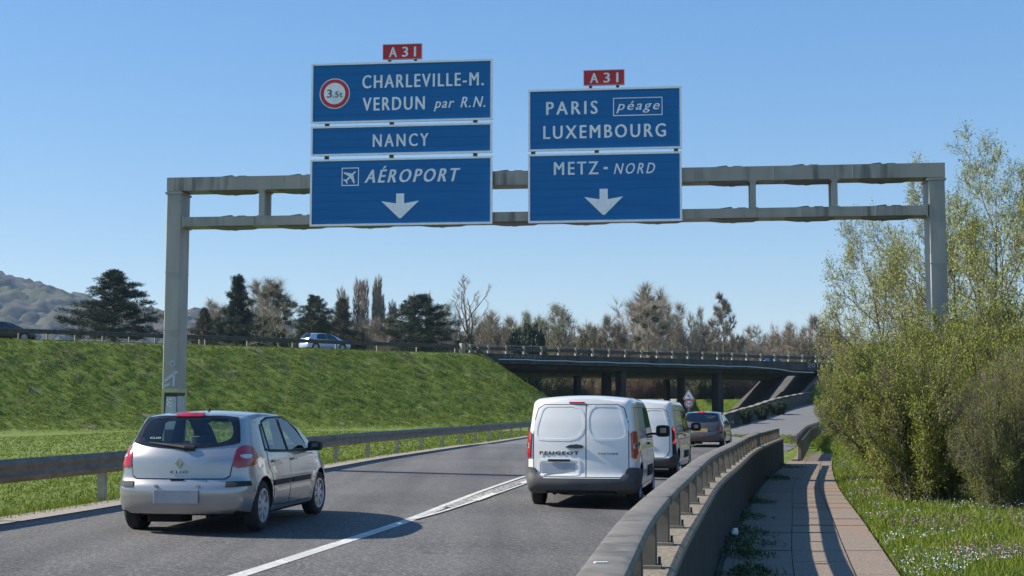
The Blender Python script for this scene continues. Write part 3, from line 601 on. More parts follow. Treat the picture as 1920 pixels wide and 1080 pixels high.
p1 = panel('direction_sign', 'blue panel reading CHARLEVILLE-M. and VERDUN par R.N. with a round red-rimmed limit sign', 3.63, 8.035, 8.325, 9.795, m_blue)
lab_(p1, 'CHARLEVILLE-M.', 4.89, 7.82, 9.16, 9.482, space=1.25); lab_(p1, 'VERDUN', 4.905, 6.40, 8.612, 8.93, space=1.25)
lab_(p1, 'par', 6.63, 7.115, 8.56, 8.80, shear=.3, space=1.15, bold=.018); lab_(p1, 'R.N.', 7.27, 7.86, 8.635, 8.892, shear=.3, space=1.2, bold=.018)
cx, cz = p1['_o']; dc = (4.208 - cx, 9.052 - cz)
def disc(t, c, r, m, y, name, n=48):
    b = MB(); b.prism([(c[0] + r * math.cos(2 * math.pi * k / n), c[1] + r * math.sin(2 * math.pi * k / n)) for k in range(n)][::-1], 'y', -y, .0); return b.build(name, m, t)
disc(p1, dc, .372, m_sign_white, .006, 'disc_edge'); disc(p1, dc, .350, m_red, .010, 'red_ring'); disc(p1, dc, .262, m_sign_white, .014, 'disc_face')
m_grey_t = mat('sign_grey', (.10, .11, .12), rough=.5)
text('3', p1, m_grey_t, 'lettering', (dc[0] - .185, dc[0] - .07, dc[1] - .10, dc[1] + .10), Matrix.Translation((0, -.014, 0)), bold=.035)
text('.5t', p1, m_grey_t, 'lettering', (dc[0] - .045, dc[0] + .19, dc[1] - .10, dc[1] + .05), Matrix.Translation((0, -.014, 0)), bold=.035, space=1.2)
p2 = panel('direction_sign', 'narrow blue panel reading NANCY in the middle of the left stack', 3.637, 8.03, 7.533, 8.256, m_blue)
lab_(p2, 'NANCY', 5.16, 6.496, 7.728, 8.036, space=1.35)
p3 = panel('direction_sign', 'tall blue panel reading AEROPORT with a plane symbol above a white down arrow', 3.636, 8.033, 5.836, 7.448, m_blue)
lab_(p3, 'AÉROPORT', 4.968, 7.258, 6.862, 7.262, shear=.3, space=1.3); arrow(p3, 5.375, 6.28, 5.998, 6.592)
cx, cz = p3['_o']; b = MB(); x0, x1, z0, z1 = 4.402 - cx, 4.822 - cx, 6.80 - cz, 7.24 - cz; e = .022
for c, d in ((((x0 + x1) / 2, 0, z0 + e / 2), (x1 - x0, .01, e)), (((x0 + x1) / 2, 0, z1 - e / 2), (x1 - x0, .01, e)), ((x0 + e / 2, 0, (z0 + z1) / 2), (e, .01, z1 - z0 - 2 * e)), ((x1 - e / 2, 0, (z0 + z1) / 2), (e, .01, z1 - z0 - 2 * e))): b.box(c, d)
b.build('symbol_frame', m_sign_white, p3)
pl = [(0, 1), (.10, .86), (.11, .45), (.95, -.12), (.95, -.30), (.12, -.08), (.09, -.62), (.36, -.82), (.36, -.95), (0, -.86)]; pl = pl + [(-x, z) for x, z in pl[::-1][1:-1]]
cc = ((x0 + x1) / 2, (z0 + z1) / 2); ca, sa = math.cos(R(-45)), math.sin(R(-45)); b = MB()
b.prism([(cc[0] + .19 * (x * ca - z * sa), cc[1] + .19 * (x * sa + z * ca)) for x, z in pl], 'y', -.006, .002); b.build('plane_symbol', m_sign_white, p3)
p4 = panel('direction_sign', 'blue panel reading PARIS peage and LUXEMBOURG, top of the right stack', 8.888, 12.49, 7.54, 9.015, m_blue)
lab_(p4, 'PARIS', 9.322, 10.523, 8.405, 8.72, space=1.35); lab_(p4, 'péage', 10.97, 11.98, 8.405, 8.69, shear=.3, space=1.25, bold=.018); lab_(p4, 'LUXEMBOURG', 9.253, 12.112, 7.827, 8.142, space=1.3)
cx, cz = p4['_o']; b = MB(); x0, x1, z0, z1 = 10.893 - cx, 12.045 - cx, 8.341 - cz, 8.775 - cz; e = .020
for c, d in ((((x0 + x1) / 2, 0, z0 + e / 2), (x1 - x0, .01, e)), (((x0 + x1) / 2, 0, z1 - e / 2), (x1 - x0, .01, e)), ((x0 + e / 2, 0, (z0 + z1) / 2), (e, .01, z1 - z0 - 2 * e)), ((x1 - e / 2, 0, (z0 + z1) / 2), (e, .01, z1 - z0 - 2 * e))): b.box(c, d)
b.build('text_frame', m_sign_white, p4)
p5 = panel('direction_sign', 'blue panel reading METZ - NORD above a white down arrow, bottom of the right stack', 8.884, 12.475, 5.836, 7.468, m_blue)
lab_(p5, 'METZ', 9.50, 10.533, 6.968, 7.27, space=1.3); lab_(p5, 'NORD', 10.90, 11.858, 6.962, 7.217, shear=.3, space=1.35, bold=.018); arrow(p5, 10.206, 11.11, 6.0, 6.617)
cx, cz = p5['_o']; b = MB(); b.box((10.71 - cx, 0, 7.107 - cz), (.10, .012, .055)); b.build('dash', m_sign_white, p5)
for lab, x0, x1, z0, z1 in (('small red A 31 plate above the left stack of blue signs', 5.375, 6.33, 9.848, 10.223), ('small red A 31 plate above the right stack of blue signs', 10.2, 11.165, 9.086, 9.454)):
    t = panel('route_plate', lab, x0, x1, z0, z1, m_red, 0, 'red route plates on top of the blue signs')
    w, h = x1 - x0, z1 - z0; b = MB()
    for c, d in (((0, .018, .008), (w, .06, .016)), ((0, .018, h - .008), (w, .06, .016)), ((-w / 2 + .008, .018, h / 2), (.016, .06, h - .032)), ((w / 2 - .008, .018, h / 2), (.016, .06, h - .032))): b.box(c, d)
    b.build('border', mat('pink_edge', (.55, .25, .28), rough=.5), t)
    lab_(t, 'A', x0 + .16, x0 + .34, z0 + .06, z1 - .07, bold=.035); lab_(t, '31', x0 + .48, x1 - .15, z0 + .06, z1 - .07, bold=.035, space=1.3)
    for sgn in (-1, 1): b = MB(); b.box((sgn * w * .33, .05, -.03), (.07, .05, .09)); b.build('mounting_post', m_dark, t)
for t, us, zz in ((p1, (4.02, 5.6, 7.62), 8.29), (p2, (4.02, 5.6, 7.62), 7.49), (p4, (9.0, 10.5, 12.35), 7.504)):
    cx, cz = t['_o']
    for u in us: b = MB(); b.box((u - cx, .05, zz - cz), (.10, .06, .14)); b.build('mounting_post', m_dark, t)
for t in list(C.objects):
    if '_o' in t: del t['_o']
# ------------------------------------------------------------------ curve warning and speed limit sign on one pole
sg = thing('speed_limit_sign', 'round 50 limit sign under a triangular bend warning on a post before the bridge', 'road sign', (12.95, 98, .42), R(-7)); sg.scale = (.8, .8, .8)
b = MB(); b.tube([(-.05, .05, -.9), (-.05, .05, 3.0)], .03, 8); b.tube([(.08, .05, -.9), (.08, .05, 2.3)], .03, 8); b.build('pole', m_alu, sg)
def tri(r, m, y, name, par_):
    b = MB(); pts = []
    for k in range(3):
        a = math.pi / 2 + k * 2 * math.pi / 3
        for s_ in (-.12, .12): pts.append((r * math.cos(a + s_), r * math.sin(a + s_) + 2.62))
    b.prism(pts[::-1], 'y', -y, .01); return b.build(name, m, par_)
tri(.56, m_sign_white, .005, 'panel_edge', sg); tri(.52, m_red, .009, 'red_border', sg); tri(.43, m_sign_white, .013, 'panel', sg)
b = MB(); b.tube([(.10, -.02, 2.43), (.08, -.02, 2.55), (.0, -.02, 2.64), (-.08, -.02, 2.68)], .035, 6); b.prism([(-.16, 2.67), (-.06, 2.77), (-.05, 2.60)][::-1], 'y', -.022, -.012); b.build('bend_arrow', m_black, sg)
disc_c = (0, 1.93)
disc(sg, disc_c, .40, m_sign_white, .005, 'disc_edge'); disc(sg, disc_c, .38, m_red, .009, 'red_ring'); disc(sg, disc_c, .27, m_sign_white, .013, 'disc_face')
text('50', sg, m_black, 'lettering', (-.20, .20, 1.80, 2.06), Matrix.Translation((0, -.014, 0)), bold=.02)
# ------------------------------------------------------------------ vehicles (local: rear bumper at y=0, front at +y, x to the right)
def lin(tab, v): return np.interp(v, [t[0] for t in tab], [t[1] for t in tab])
m_tyre = mat('tyre', (.022, .022, .022), (.034, .033, .032), rough=.9, scale=12)
m_cavity = mat('dark_underbody', (.012, .012, .012), rough=.95)
m_rim = mat('wheel_silver', (.50, .51, .52), (.40, .41, .42), rough=.35, metal=.5, scale=9)
m_trim = mat('black_trim', (.022, .022, .023), (.032, .031, .031), rough=.7, spec=.3, scale=8)
m_bump = mat('grey_bumper_plastic', (.060, .060, .062), (.085, .083, .08), rough=.6, scale=3, c3=(.12, .11, .10), s3=2, t3=(.55, .7))
m_lamp = mat('red_lamp', (.42, .006, .012), (.30, .004, .01), rough=.12, scale=6, coat=1)
m_lamp_on = mat('lit_red_lamp', (.75, .02, .04), rough=.15, coat=1, emis=.35)
m_clear = mat('clear_lamp', (.62, .60, .60), (.45, .42, .42), rough=.12, metal=.3, scale=14, coat=1)
m_seat = mat('seat_fabric', (.07, .075, .08), (.11, .115, .12), rough=.95, scale=20)
m_chrome = mat('chrome', (.55, .56, .58), rough=.15, metal=1)
m_mirror = mat('mirror_surface', (.16, .19, .21), rough=.1, metal=.9)
m_badge = mat('badge_grey', (.07, .07, .075), rough=.3, metal=.6)
m_plate = mat('plate_white', (.50, .51, .53), (.42, .43, .45), rough=.45, scale=6)
m_plate_g = mat('plate_grey', (.30, .31, .34), (.26, .27, .30), rough=.45, scale=6)
m_plate_y = mat('plate_yellow', (.50, .32, .10), (.42, .26, .08), rough=.45, scale=6)
m_frit = mat('black_glass_edge', (.012, .013, .016), rough=.06)
m_glass = glass('tinted_glass', (.80, .88, .86), .03); m_glass_d = glass('dark_glass', (.16, .19, .21), .06); m_glass_b = mat('privacy_glass', (.02, .025, .03), rough=.04)
def paint(name, c, metal=.0, rough=.3, c3=None):
    return mat(name, c, tuple(v * .93 for v in c), rough=rough, metal=metal, scale=1.5, coat=.9, c3=c3, s3=1.3, t3=(.55, .85))
class Hull:
    def __init__(s, sp):
        s.sp = sp; L, NX, D = sp['L'], 12, sp.get('D', 1.3)
        ysn = sorted(set([round(v, 3) for v in [0, .03, .07, .12, .2] + list(np.arange(.3, L - .25, .1)) + [L - .2, L - .12, L - .07, L - .03, L]]))
        r = sp['r']; fr = np.cos(np.linspace(math.pi, 0, NX + 1)) if False else np.linspace(-1, 1, NX + 1)
        rows = []; bm = bmesh.new()
        def section(y0):
            zt = lin(sp['top'], y0); zb = lin(sp['zb'], y0); bz = min(lin(sp['belt'], y0), zt - r - .01); pl = lin(sp['plan'], y0)
            def w(z):
                a = sp['W'] * lin(sp['side'], min(z, bz)) - max(0, z - bz) * sp['tum']
                for wy in sp['wheels']:
                    d = math.hypot(y0 - wy, z - sp['wr']); a += sp.get('flare', .018) * max(0, 1 - abs(d - sp['wr'] - .06) / .12)
                return a * pl
            pts = [(w(zb) - .05, zb)] + [(w(z), z) for z in np.linspace(zb + .04, zt - r, 26)]
            x1 = pts[-1][0]
            for t in np.linspace(0, math.pi / 2, 6)[1:]: pts.append((x1 - r + r * math.cos(t), zt - r + r * math.sin(t)))
            return pts, zt
        def yy(y0, z, f):
            a, b = max(0, 1 - y0 / D), max(0, 1 - (L - y0) / D)
            return y0 + lin(sp['rear'], z) * a - lin(sp['front'], z) * b - sp['bulge'] * (1 - f * f) * a * a + sp.get('fbulge', .16) * (1 - f * f) * b * b
        def crown(f): return sp['crown'] * (1 - f * f)
        S = [section(y) for y in ysn]; nr = len(S[0][0])
        def grid(fn, n, m):
            vs = [[bm.verts.new(fn(i, j)) for j in range(m)] for i in range(n)]
            for i in range(n - 1):
                for j in range(m - 1): bm.faces.new((vs[i][j], vs[i + 1][j], vs[i + 1][j + 1], vs[i][j + 1]))
        for sg_ in (-1, 1):
            grid(lambda i, j: (sg_ * S[i][0][j][0], yy(ysn[i], S[i][0][j][1], 1), S[i][0][j][1]), len(ysn), nr)
        def roof(i, j):
            x, z = S[i][0][-1]; f = fr[j]; zz = z + crown(f); return (x * f, yy(ysn[i], z, f), zz)
        grid(roof, len(ysn), NX + 1)
        grid(lambda i, j: (S[i][0][0][0] * fr[j], yy(ysn[i], S[i][0][0][1], fr[j]), S[i][0][0][1]), len(ysn), NX + 1)
        for i in (0, len(ysn) - 1):
            zt = S[i][0][-1][1]; bz = zt - .35
            def cap(k, j):
                x, z = S[i][0][k]; f = fr[j]; q = max(0, (z - bz) / (zt - bz)) ** 2; return (x * f, yy(ysn[i], z, f), z + crown(f) * q)
            grid(cap, nr, NX + 1)
        bmesh.ops.remove_doubles(bm, verts=bm.verts, dist=1e-4); bmesh.ops.recalc_face_normals(bm, faces=bm.faces)
        if bm.calc_volume(signed=True) < 0: bmesh.ops.reverse_faces(bm, faces=bm.faces)
        bm.normal_update(); s.bvh = BVHTree.FromBMesh(bm); s.me = bpy.data.meshes.new('body'); bm.to_mesh(s.me); bm.free()
    def body(s, parent, mpaint, cutters, name='body'):
        me = s.me; me.materials.append(mpaint); me.materials.append(m_cavity); o = link(me, name, None)
        for c in cutters:
            cm = bpy.data.meshes.new('c'); b2 = bmesh.new()
            k = [b2.verts.new(v) for v in c[0]]; [b2.faces.new([k[i] for i in f]) for f in c[1]]
            bmesh.ops.recalc_face_normals(b2, faces=b2.faces); b2.to_mesh(cm); b2.free()
            cm.materials.append(m_cavity); cm.materials.append(m_cavity); cm.polygons.foreach_set('material_index', [1] * len(cm.polygons))
            co = bpy.data.objects.new('c', cm); C.objects.link(co)
            md = o.modifiers.new('b', 'BOOLEAN'); md.operation = 'DIFFERENCE'; md.solver = 'EXACT'; md.object = co
        dg = bpy.context.evaluated_depsgraph_get(); me2 = bpy.data.meshes.new_from_object(o.evaluated_get(dg)); 
        for md in list(o.modifiers): co = md.object; o.modifiers.remove(md); bpy.data.objects.remove(co)
        bpy.data.objects.remove(o); me2.name = name
        nP = len(me2.polygons); mi = np.empty(nP, dtype=np.int32); me2.polygons.foreach_get('material_index', mi)
        # floor pan is dark
        for p in me2.polygons:
            if p.normal.z < -.8 and p.center.z < s.sp['zb'][1][1] + .08: p.material_index = 1
        o2 = link(me2, name, parent, True, 32); return o2
    def cast(s, kind, u, v):
        if kind == 'rear': o, d = Vector((u, -2, v)), Vector((0, 1, 0))
        elif kind == 'front': o, d = Vector((u, s.sp['L'] + 2, v)), Vector((0, -1, 0))
        elif kind == 'right': o, d = Vector((3, u, v)), Vector((-1, 0, 0))
        elif kind == 'left': o, d = Vector((-3, u, v)), Vector((1, 0, 0))
        elif kind == 'top': o, d = Vector((u, v, 4)), Vector((0, 0, -1))
        elif kind == 'wrap':    # u degrees from straight back, positive to the right
            a = R(u); c = Vector((0, s.sp.get('wc', 1.0), v)); q = Vector((math.sin(a), -math.cos(a), 0)); o, d = c + q * 3, -q
        h = s.bvh.ray_cast(o, d); return (h[0], h[1]) if h[0] is not None else (None, None)
    def patch(s, parent, name, m, kind, outline, off=.004, step=.05, hole=None, skirt=.012, rnd=0):
        sc = 1.0 if kind != 'wrap' else 60.0       # degrees to about metres when meshing
        def dens(pl):
            out = []
            for i in range(len(pl)):
                a, b = pl[i], pl[(i + 1) % len(pl)]; l = math.hypot((a[0] - b[0]) / sc, a[1] - b[1]); n = max(1, int(math.ceil(l / step)))
                out += [(a[0] + (b[0] - a[0]) * k / n, a[1] + (b[1] - a[1]) * k / n) for k in range(n)]
            return out
        def chaikin(pl):
            o_ = []
            for i in range(len(pl)):
                a, b = pl[i], pl[(i + 1) % len(pl)]; o_ += [(a[0] * .75 + b[0] * .25, a[1] * .75 + b[1] * .25), (a[0] * .25 + b[0] * .75, a[1] * .25 + b[1] * .75)]
            return o_
        for _ in range(rnd):
            outline = chaikin(outline)
            if hole: hole = chaikin(hole)
        A = dens(outline); H = dens(hole) if hole else []
        def inside(p, pl):
            c = False
            for i in range(len(pl)):
                (x1, y1), (x2, y2) = pl[i], pl[i - 1]
                if (y1 > p[1]) != (y2 > p[1]) and p[0] < (x2 - x1) * (p[1] - y1) / (y2 - y1) + x1: c = not c
            return c
        us, vs_ = [p[0] for p in A], [p[1] for p in A]; G_ = []
        for u in np.arange(min(us), max(us), step * sc):
            for v in np.arange(min(vs_), max(vs_), step):
                p = (u + step * sc * .37, v + step * .41)
                if inside(p, A) and not (H and inside(p, H)): G_.append(p)
        pts = [Vector((p[0] / sc, p[1])) for p in A + H + G_]; nA, nH = len(A), len(H)
        edges = [(i, (i + 1) % nA) for i in range(nA)] + [(nA + i, nA + (i + 1) % nH) for i in range(nH)]
        vo, _, fo, *_ = delaunay_2d_cdt(pts, edges, [], 0, 1e-6)
        bm = bmesh.new(); bv = []
        for p in vo:
            q = (p.x * sc, p.y); co, nn = s.cast(kind, *q)
            bv.append(bm.verts.new(co + nn * off) if co is not None else None)
        for f in fo:
            c = (sum(vo[i].x for i in f) / 3 * sc, sum(vo[i].y for i in f) / 3)
            if not inside(c, A) or (H and inside(c, H)): continue
            if any(bv[i] is None for i in f): continue
            try: bm.faces.new([bv[i] for i in f])
            except ValueError: pass
        bmesh.ops.delete(bm, geom=[v for v in bm.verts if not v.link_faces], context='VERTS')
        bm.normal_update()
        c_in = Vector((0, s.sp['L'] / 2, .8))
        if sum((f.normal.dot(f.calc_center_median() - c_in)) for f in bm.faces) < 0: bmesh.ops.reverse_faces(bm, faces=bm.faces)
        if skirt:
            be = [e for e in bm.edges if len(e.link_faces) == 1]; r_ = bmesh.ops.extrude_edge_only(bm, edges=be); bm.normal_update()
            for v in [g for g in r_['geom'] if isinstance(g, bmesh.types.BMVert)]:
                nn = s.bvh.find_nearest(v.co)[1]; v.co -= nn * (off + skirt)
        me = bpy.data.meshes.new(name); bm.to_mesh(me); bm.free(); me.materials.append(m); return link(me, name, parent, True, 40)
def prism_cut(outline, axis, a, b):
    q = MB(); q.prism(outline, axis, a, b); return (q.v, q.f)
def cyl_cut(y, z, r, x0, x1, n=40):
    return prism_cut([(y + r * math.cos(2 * math.pi * k / n), z + r * math.sin(2 * math.pi * k / n)) for k in range(n)], 'x', x0, x1)
def wheel(parent, x, y, r, w, side, rim_mat, spokes=9, rr=.62, rz=0, style='blade'):
    M_ = Matrix.Translation((x, y, r)) @ Matrix.Rotation(rz, 4, 'Z') @ (Matrix.Rotation(math.pi, 4, 'Z') if side < 0 else Matrix.Identity(4))
    ri = r * rr; b = MB()
    b.lathe([(ri, w / 2 - .01), (ri + .02, w / 2), (r - .045, w / 2), (r - .012, w / 2 - .02), (r, w / 2 - .05), (r, -w / 2 + .05), (r - .012, -w / 2 + .02), (r - .045, -w / 2), (ri, -w / 2 + .01)], 36, M_)
    for k in range(-2, 3): b.lathe([(r + .0005, k * w * .13 - .003), (r + .0012, k * w * .13 + .003)], 36, M_) if False else None
    wh = bpy.data.objects.new('wheel', None); C.objects.link(wh); wh.parent = parent
    b.build('tyre', m_tyre, wh, True, 40)
    b = MB(); b.lathe([(ri + .004, w / 2 - .004), (ri - .018, w / 2 - .004), (ri - .03, w / 2 - .035), (ri - .03, -.02)], 36, M_)
    n = spokes
    for k in range(n):
        a = 2 * math.pi * k / n; R_ = M_ @ Matrix.Rotation(a, 4, 'X'); h0, h1 = .040, .030 if n > 6 else .05
        b.prism([(-h0 * .55, .04), (h0 * .55, .04), (h1 * 1.05, ri - .02), (-h1 * 1.05, ri - .02)], 'x', w / 2 - .05, w / 2 - .018, R_)
    b.lathe([(.075, w / 2 - .03), (.07, w / 2 - .012), (.0, w / 2 - .008)], 20, M_); b.build('rim', rim_mat, wh, True, 35)
    b = MB(); b.lathe([(ri - .02, w / 2 - .075), (0, w / 2 - .07)], 28, M_); b.build('brake_disc', m_cavity, wh)
    return wh
def seats(parent, y1, x1=.36, z=.5, top=1.18, back=None):
    for sx_ in (-x1, x1):
        b = MB(); b.box((sx_, y1 + .25, z), (.48, .5, .16), ch=.05); M_ = Matrix.Translation((sx_, y1, z)) @ Matrix.Rotation(R(-12) * -1, 4, 'X')
        b.box((0, 0, .30), (.46, .13, .62), ch=.04, M=M_); b.box((0, .0, .70), (.26, .09, .17), ch=.03, M=M_); b.build('front_seat', m_seat, parent, True, 50)
    if back:
        b = MB(); b.box((0, back + .2, z), (1.15, .45, .14), ch=.05); b.box((0, back, z + .26), (1.15, .12, .50), ch=.04)
        for sx_ in (-.36, .36): b.box((sx_, back - .01, z + .56), (.24, .08, .13), ch=.03)
        b.build('rear_bench', m_seat, parent, True, 50)
def mirror(hull, parent, y, z, m, big=1.0, both=(-1, 1), reach=.0):
    for s_ in both:
        h, _ = hull.cast('right' if s_ > 0 else 'left', y, z - .06); x = abs(h.x) if h else .8
        mr = bpy.data.objects.new('door_mirror', None); C.objects.link(mr); mr.parent = parent
        b = MB(); cx_, hw, hh_ = s_ * (x + .12 * big + reach), .095 * big, .065 * (big ** 1.8); b.prism([(cx_ + hw * math.copysign(abs(math.cos(q)) ** .5, math.cos(q)), z + hh_ * math.copysign(abs(math.sin(q)) ** .5, math.sin(q))) for q in np.linspace(0, 2 * math.pi, 21)[:-1]][::-1], 'y', y - .05, y + .05); b.box((s_ * (x + .0), y + .02, z - .05), (.12 + reach * 2, .05, .04)); b.build('mirror_shell', m, mr, True, 50)
        b = MB(); b.box((s_ * (x + .125 * big + reach), y - .052, z + .01), (.085 * big, .004, .06 * (big ** 1.4)), ch=.002); b.build('mirror_glass', m_mirror, mr)
def hatch_spec(L=3.99, W=.855, H=1.475, ro=.62, wb=2.575, wr=.31):
    k = H / 1.475; f = L / 3.99
    T = lambda tab, a=f, c=k: [(y * a, z * c) for y, z in tab]
    return dict(L=L, W=W, r=.085, tum=.33, crown=.035, bulge=.11, wheels=(ro, ro + wb), wr=wr, wc=1.0, D=1.35,
        top=T([(0, 1.385), (.2, 1.405), (.5, 1.425), (.9, 1.44), (1.4, 1.44), (1.8, 1.42), (2.15, 1.36), (2.5, 1.245), (2.8, 1.11), (3.05, .99), (3.2, .945), (3.4, .90), (3.65, .83), (3.85, .74), (3.99, .62)]),
        zb=[(0, .245), (.3, .20), (1, .18), (3, .18), (L, .22)], belt=[(0, .95 * k), (1, .945 * k), (2, .92 * k), (3, .90 * k), (L, .9 * k)],
        rear=T([(.2, .13), (.27, .05), (.36, .015), (.48, 0), (.58, .012), (.63, .05), (.66, .075), (.80, .085), (.88, .09), (.92, .105), (1.0, .145), (1.1, .205), (1.25, .305), (1.4, .41), (1.5, .45)], k, 1),
        front=T([(.2, .12), (.35, .0), (.5, .0), (.65, .05), (.8, .16), (1.2, .2)], k, 1),
        side=T([(.18, .915), (.26, .955), (.38, .985), (.5, 1.0), (.62, 1.0), (.68, .995), (.8, .985), (.9, .965), (.95, .95), (1.5, .95)], k, 1),
        plan=[(0, .84), (.03, .885), (.07, .917), (.12, .94), (.2, .962), (.32, .98), (.6, .995), (1, 1), (2.9 * f, 1), (3.3 * f, .985), (3.6 * f, .94), (3.8 * f, .88), (3.92 * f, .80), (L, .72)])
def hatchback(name, label, loc, rz, mp, sp=None, det=2, plate=None, lamp='oval', group=None, rim=None, spk=9, rearglass=None):
    sp = sp or hatch_spec(); h = Hull(sp); t = thing(name, label, 'car', loc, rz, group); L, W, wr = sp['L'], sp['W'], sp['wr']; k = lin(sp['top'], L * .3) / 1.44; f = L / 3.99
    K = lambda pl: [(u * f, v * k) for u, v in pl]; KR = lambda pl: [(u * W / .855, v * k) for u, v in pl]
    def sym(half): return half + [(-u, v) for u, v in half[::-1]]
    rin = KR(sym([(0, 1.075), (.30, 1.085), (.50, 1.10), (.545, 1.13), (.50, 1.30), (.455, 1.355), (.30, 1.375), (0, 1.38)][1:-1] + [(.0, 1.38)])) if False else KR([(-.52, 1.095), (-.25, 1.065), (.25, 1.065), (.52, 1.095), (.575, 1.17), (.53, 1.31), (.46, 1.375), (-.46, 1.375), (-.53, 1.31), (-.575, 1.17)])
    rout = KR([(-.665, 1.075), (-.40, 1.035), (0, 1.01), (.40, 1.035), (.665, 1.075), (.665, 1.11), (.60, 1.34), (.555, 1.40), (0, 1.412), (-.555, 1.40), (-.60, 1.34), (-.665, 1.11)])
    g1 = K([(.80, 1.00), (.93, .99), (.93, 1.30), (.86, 1.27)]); g2 = K([(.965, .985), (1.66, .965), (1.60, 1.375), (1.20, 1.37), (.965, 1.32)]); g3 = K([(1.745, .96), (2.72, .955), (2.62, 1.02), (2.36, 1.20), (2.10, 1.325), (1.90, 1.37), (1.69, 1.378)])
    dlo = K([(.755, .985), (1.7, .935), (2.86, .925), (2.64, 1.08), (2.38, 1.235), (2.12, 1.352), (1.86, 1.405), (1.5, 1.41), (1.15, 1.40), (.90, 1.355), (.80, 1.27)])
    cut = [cyl_cut(wy, wr + .005, wr + .045, sg_ * (W - .27), sg_ * (W + .3)) for wy in sp['wheels'] for sg_ in (-1, 1)]
    if det > 0:
        q = []; ol = K([(.62, .70), (.60, .98), (.70, 1.20), (.86, 1.355), (1.3, 1.39), (1.75, 1.375), (2.15, 1.29), (2.45, 1.16), (2.75, 1.0), (2.85, .9), (2.85, .5), (.62, .5)])
        n = len(ol)
        for sg_ in (-1, 1): q += [(sg_ * (W * .93 - max(0, v - .93 * k) * sp['tum'] - .075), u, v) for u, v in ol]
        cut.append((q, [tuple(range(n)), tuple(range(n, 2 * n))[::-1]] + [(i, (i + 1) % n, n + (i + 1) % n, n + i) for i in range(n)]))
        for g_ in (g1, g2, g3):
            for sg_ in (-1, 1): cut.append(prism_cut(g_, 'x', sg_ * .30, sg_ * 1.2))
        cut.append(prism_cut([(u * .99, 1.215 + (v - 1.215) * .97) for u, v in rin], 'y', -.5, .95)); cut.append(prism_cut(KR([(-.60, 1.0), (.60, 1.0), (.52, 1.30), (.44, 1.335), (-.44, 1.335), (-.52, 1.30)]), 'y', 2.0, 3.3 * f))
    h.body(t, mp, cut)
    gl = rearglass or m_glass
    if det > 0:
        wn = h.patch(t, 'rear_window', m_frit, 'rear', rout, .010, .03, hole=rin, rnd=1); 
        h.patch(wn, 'glass', gl, 'rear', [(u * 1.03, 1.215 + (v - 1.215) * 1.06) for u, v in rin], .006, .05, skirt=0, rnd=1)
        for side_ in ('left', 'right'):
            h.patch(t, 'window_frame', m_trim, side_, dlo, .004, .07, hole=None if True else g2, skirt=.01) if False else None
            for g_, nm in ((g1, 'quarter_window'), (g2, 'rear_door_window'), (g3, 'front_door_window')): h.patch(t, nm, m_glass if det > 1 else gl, side_, g_, .001, .07, skirt=0)
            # black surrounds between and around the panes
            c2 = [np.mean([p[0] for p in g_]) for g_ in (g1, g2, g3)]
            for g_ in (g1, g2, g3):
                cx_, cz_ = np.mean([p[0] for p in g_]), np.mean([p[1] for p in g_]); grow = [(u + (.032 if u > cx_ else -.032), v + (.022 if v > cz_ else -.028)) for u, v in g_]
                h.patch(t, 'window_frame', m_trim, side_, grow, .005, .07, hole=g_, skirt=.008)
        h.patch(t, 'windscreen', m_glass, 'front', KR([(-.62, .99), (.62, .99), (.54, 1.31), (.45, 1.345), (-.45, 1.345), (-.54, 1.31)]), .004, .08, skirt=0)
        seats(t, 1.78 * f, z=.37 * k, back=.98 * f)
    # panel gaps: tailgate and doors sit a few millimetres proud of a dark shut line
    tg = KR([(-.55, .665), (.55, .665), (.60, .70), (.615, .80), (.645, .93), (.67, 1.02), (.40, 1.008), (0, .985), (-.40, 1.008), (-.67, 1.02), (-.645, .93), (-.615, .80), (-.60, .70)])
    h.patch(t, 'shut_line', m_cavity, 'rear', [(u * 1.018, v if v > .9 else v - .012) for u, v in tg], .0015, .06, skirt=.002)
    h.patch(t, 'tailgate', mp, 'rear', tg, .005, .05, skirt=.004)
    if det > 1:
        for side_ in ('left', 'right'):
            for ol, nm in ((K([(.99, .30), (1.70, .275), (1.72, .60), (1.715, .925), (.82, .955), (.82, .78), (.93, .68), (1.0, .50)]), 'rear_door'), (K([(1.735, .275), (2.72, .28), (2.80, .45), (2.86, .70), (2.86, .885), (1.73, .92), (1.735, .60)]), 'front_door')):
                cx_, cz_ = np.mean([p[0] for p in ol]), np.mean([p[1] for p in ol])
                h.patch(t, 'shut_line', m_cavity, side_, [(u + (.012 if u > cx_ else -.012), v + (.006 if v > cz_ else -.012)) for u, v in ol], .0015, .08, skirt=.002)
                d_ = h.patch(t, nm, mp, side_, ol, .005, .06, skirt=.004)
                a, b_ = (.98, 1.66) if nm == 'rear_door' else (1.78, 2.62)
                h.patch(d_, 'rubbing_strip', m_trim, side_, K([(a, .535), (b_, .535), (b_ + .02, .57), (b_, .60), (a, .60)]), .022, .08, skirt=.02)
                xh = a + .02 if nm == 'rear_door' else a + .05; hx = h.cast(side_, xh * f, .84 * k)[0]; sg_ = 1 if side_ == 'right' else -1
                b = MB(); b.box((hx.x + sg_ * .022, (xh + .05) * f, .84 * k), (.03, .17, .028), ch=.008); b.build('door_handle', m_badge if mp.name == 'silver_paint' and False else mp, d_, True, 50)
            # filler flap on the right rear wing
        h.patch(t, 'filler_flap', mp, 'right', K([(.52 + .10 * math.cos(a), .83 + .075 * math.sin(a)) for a in np.linspace(0, 2 * math.pi, 15)[:-1]]), .004, .05, skirt=.006)
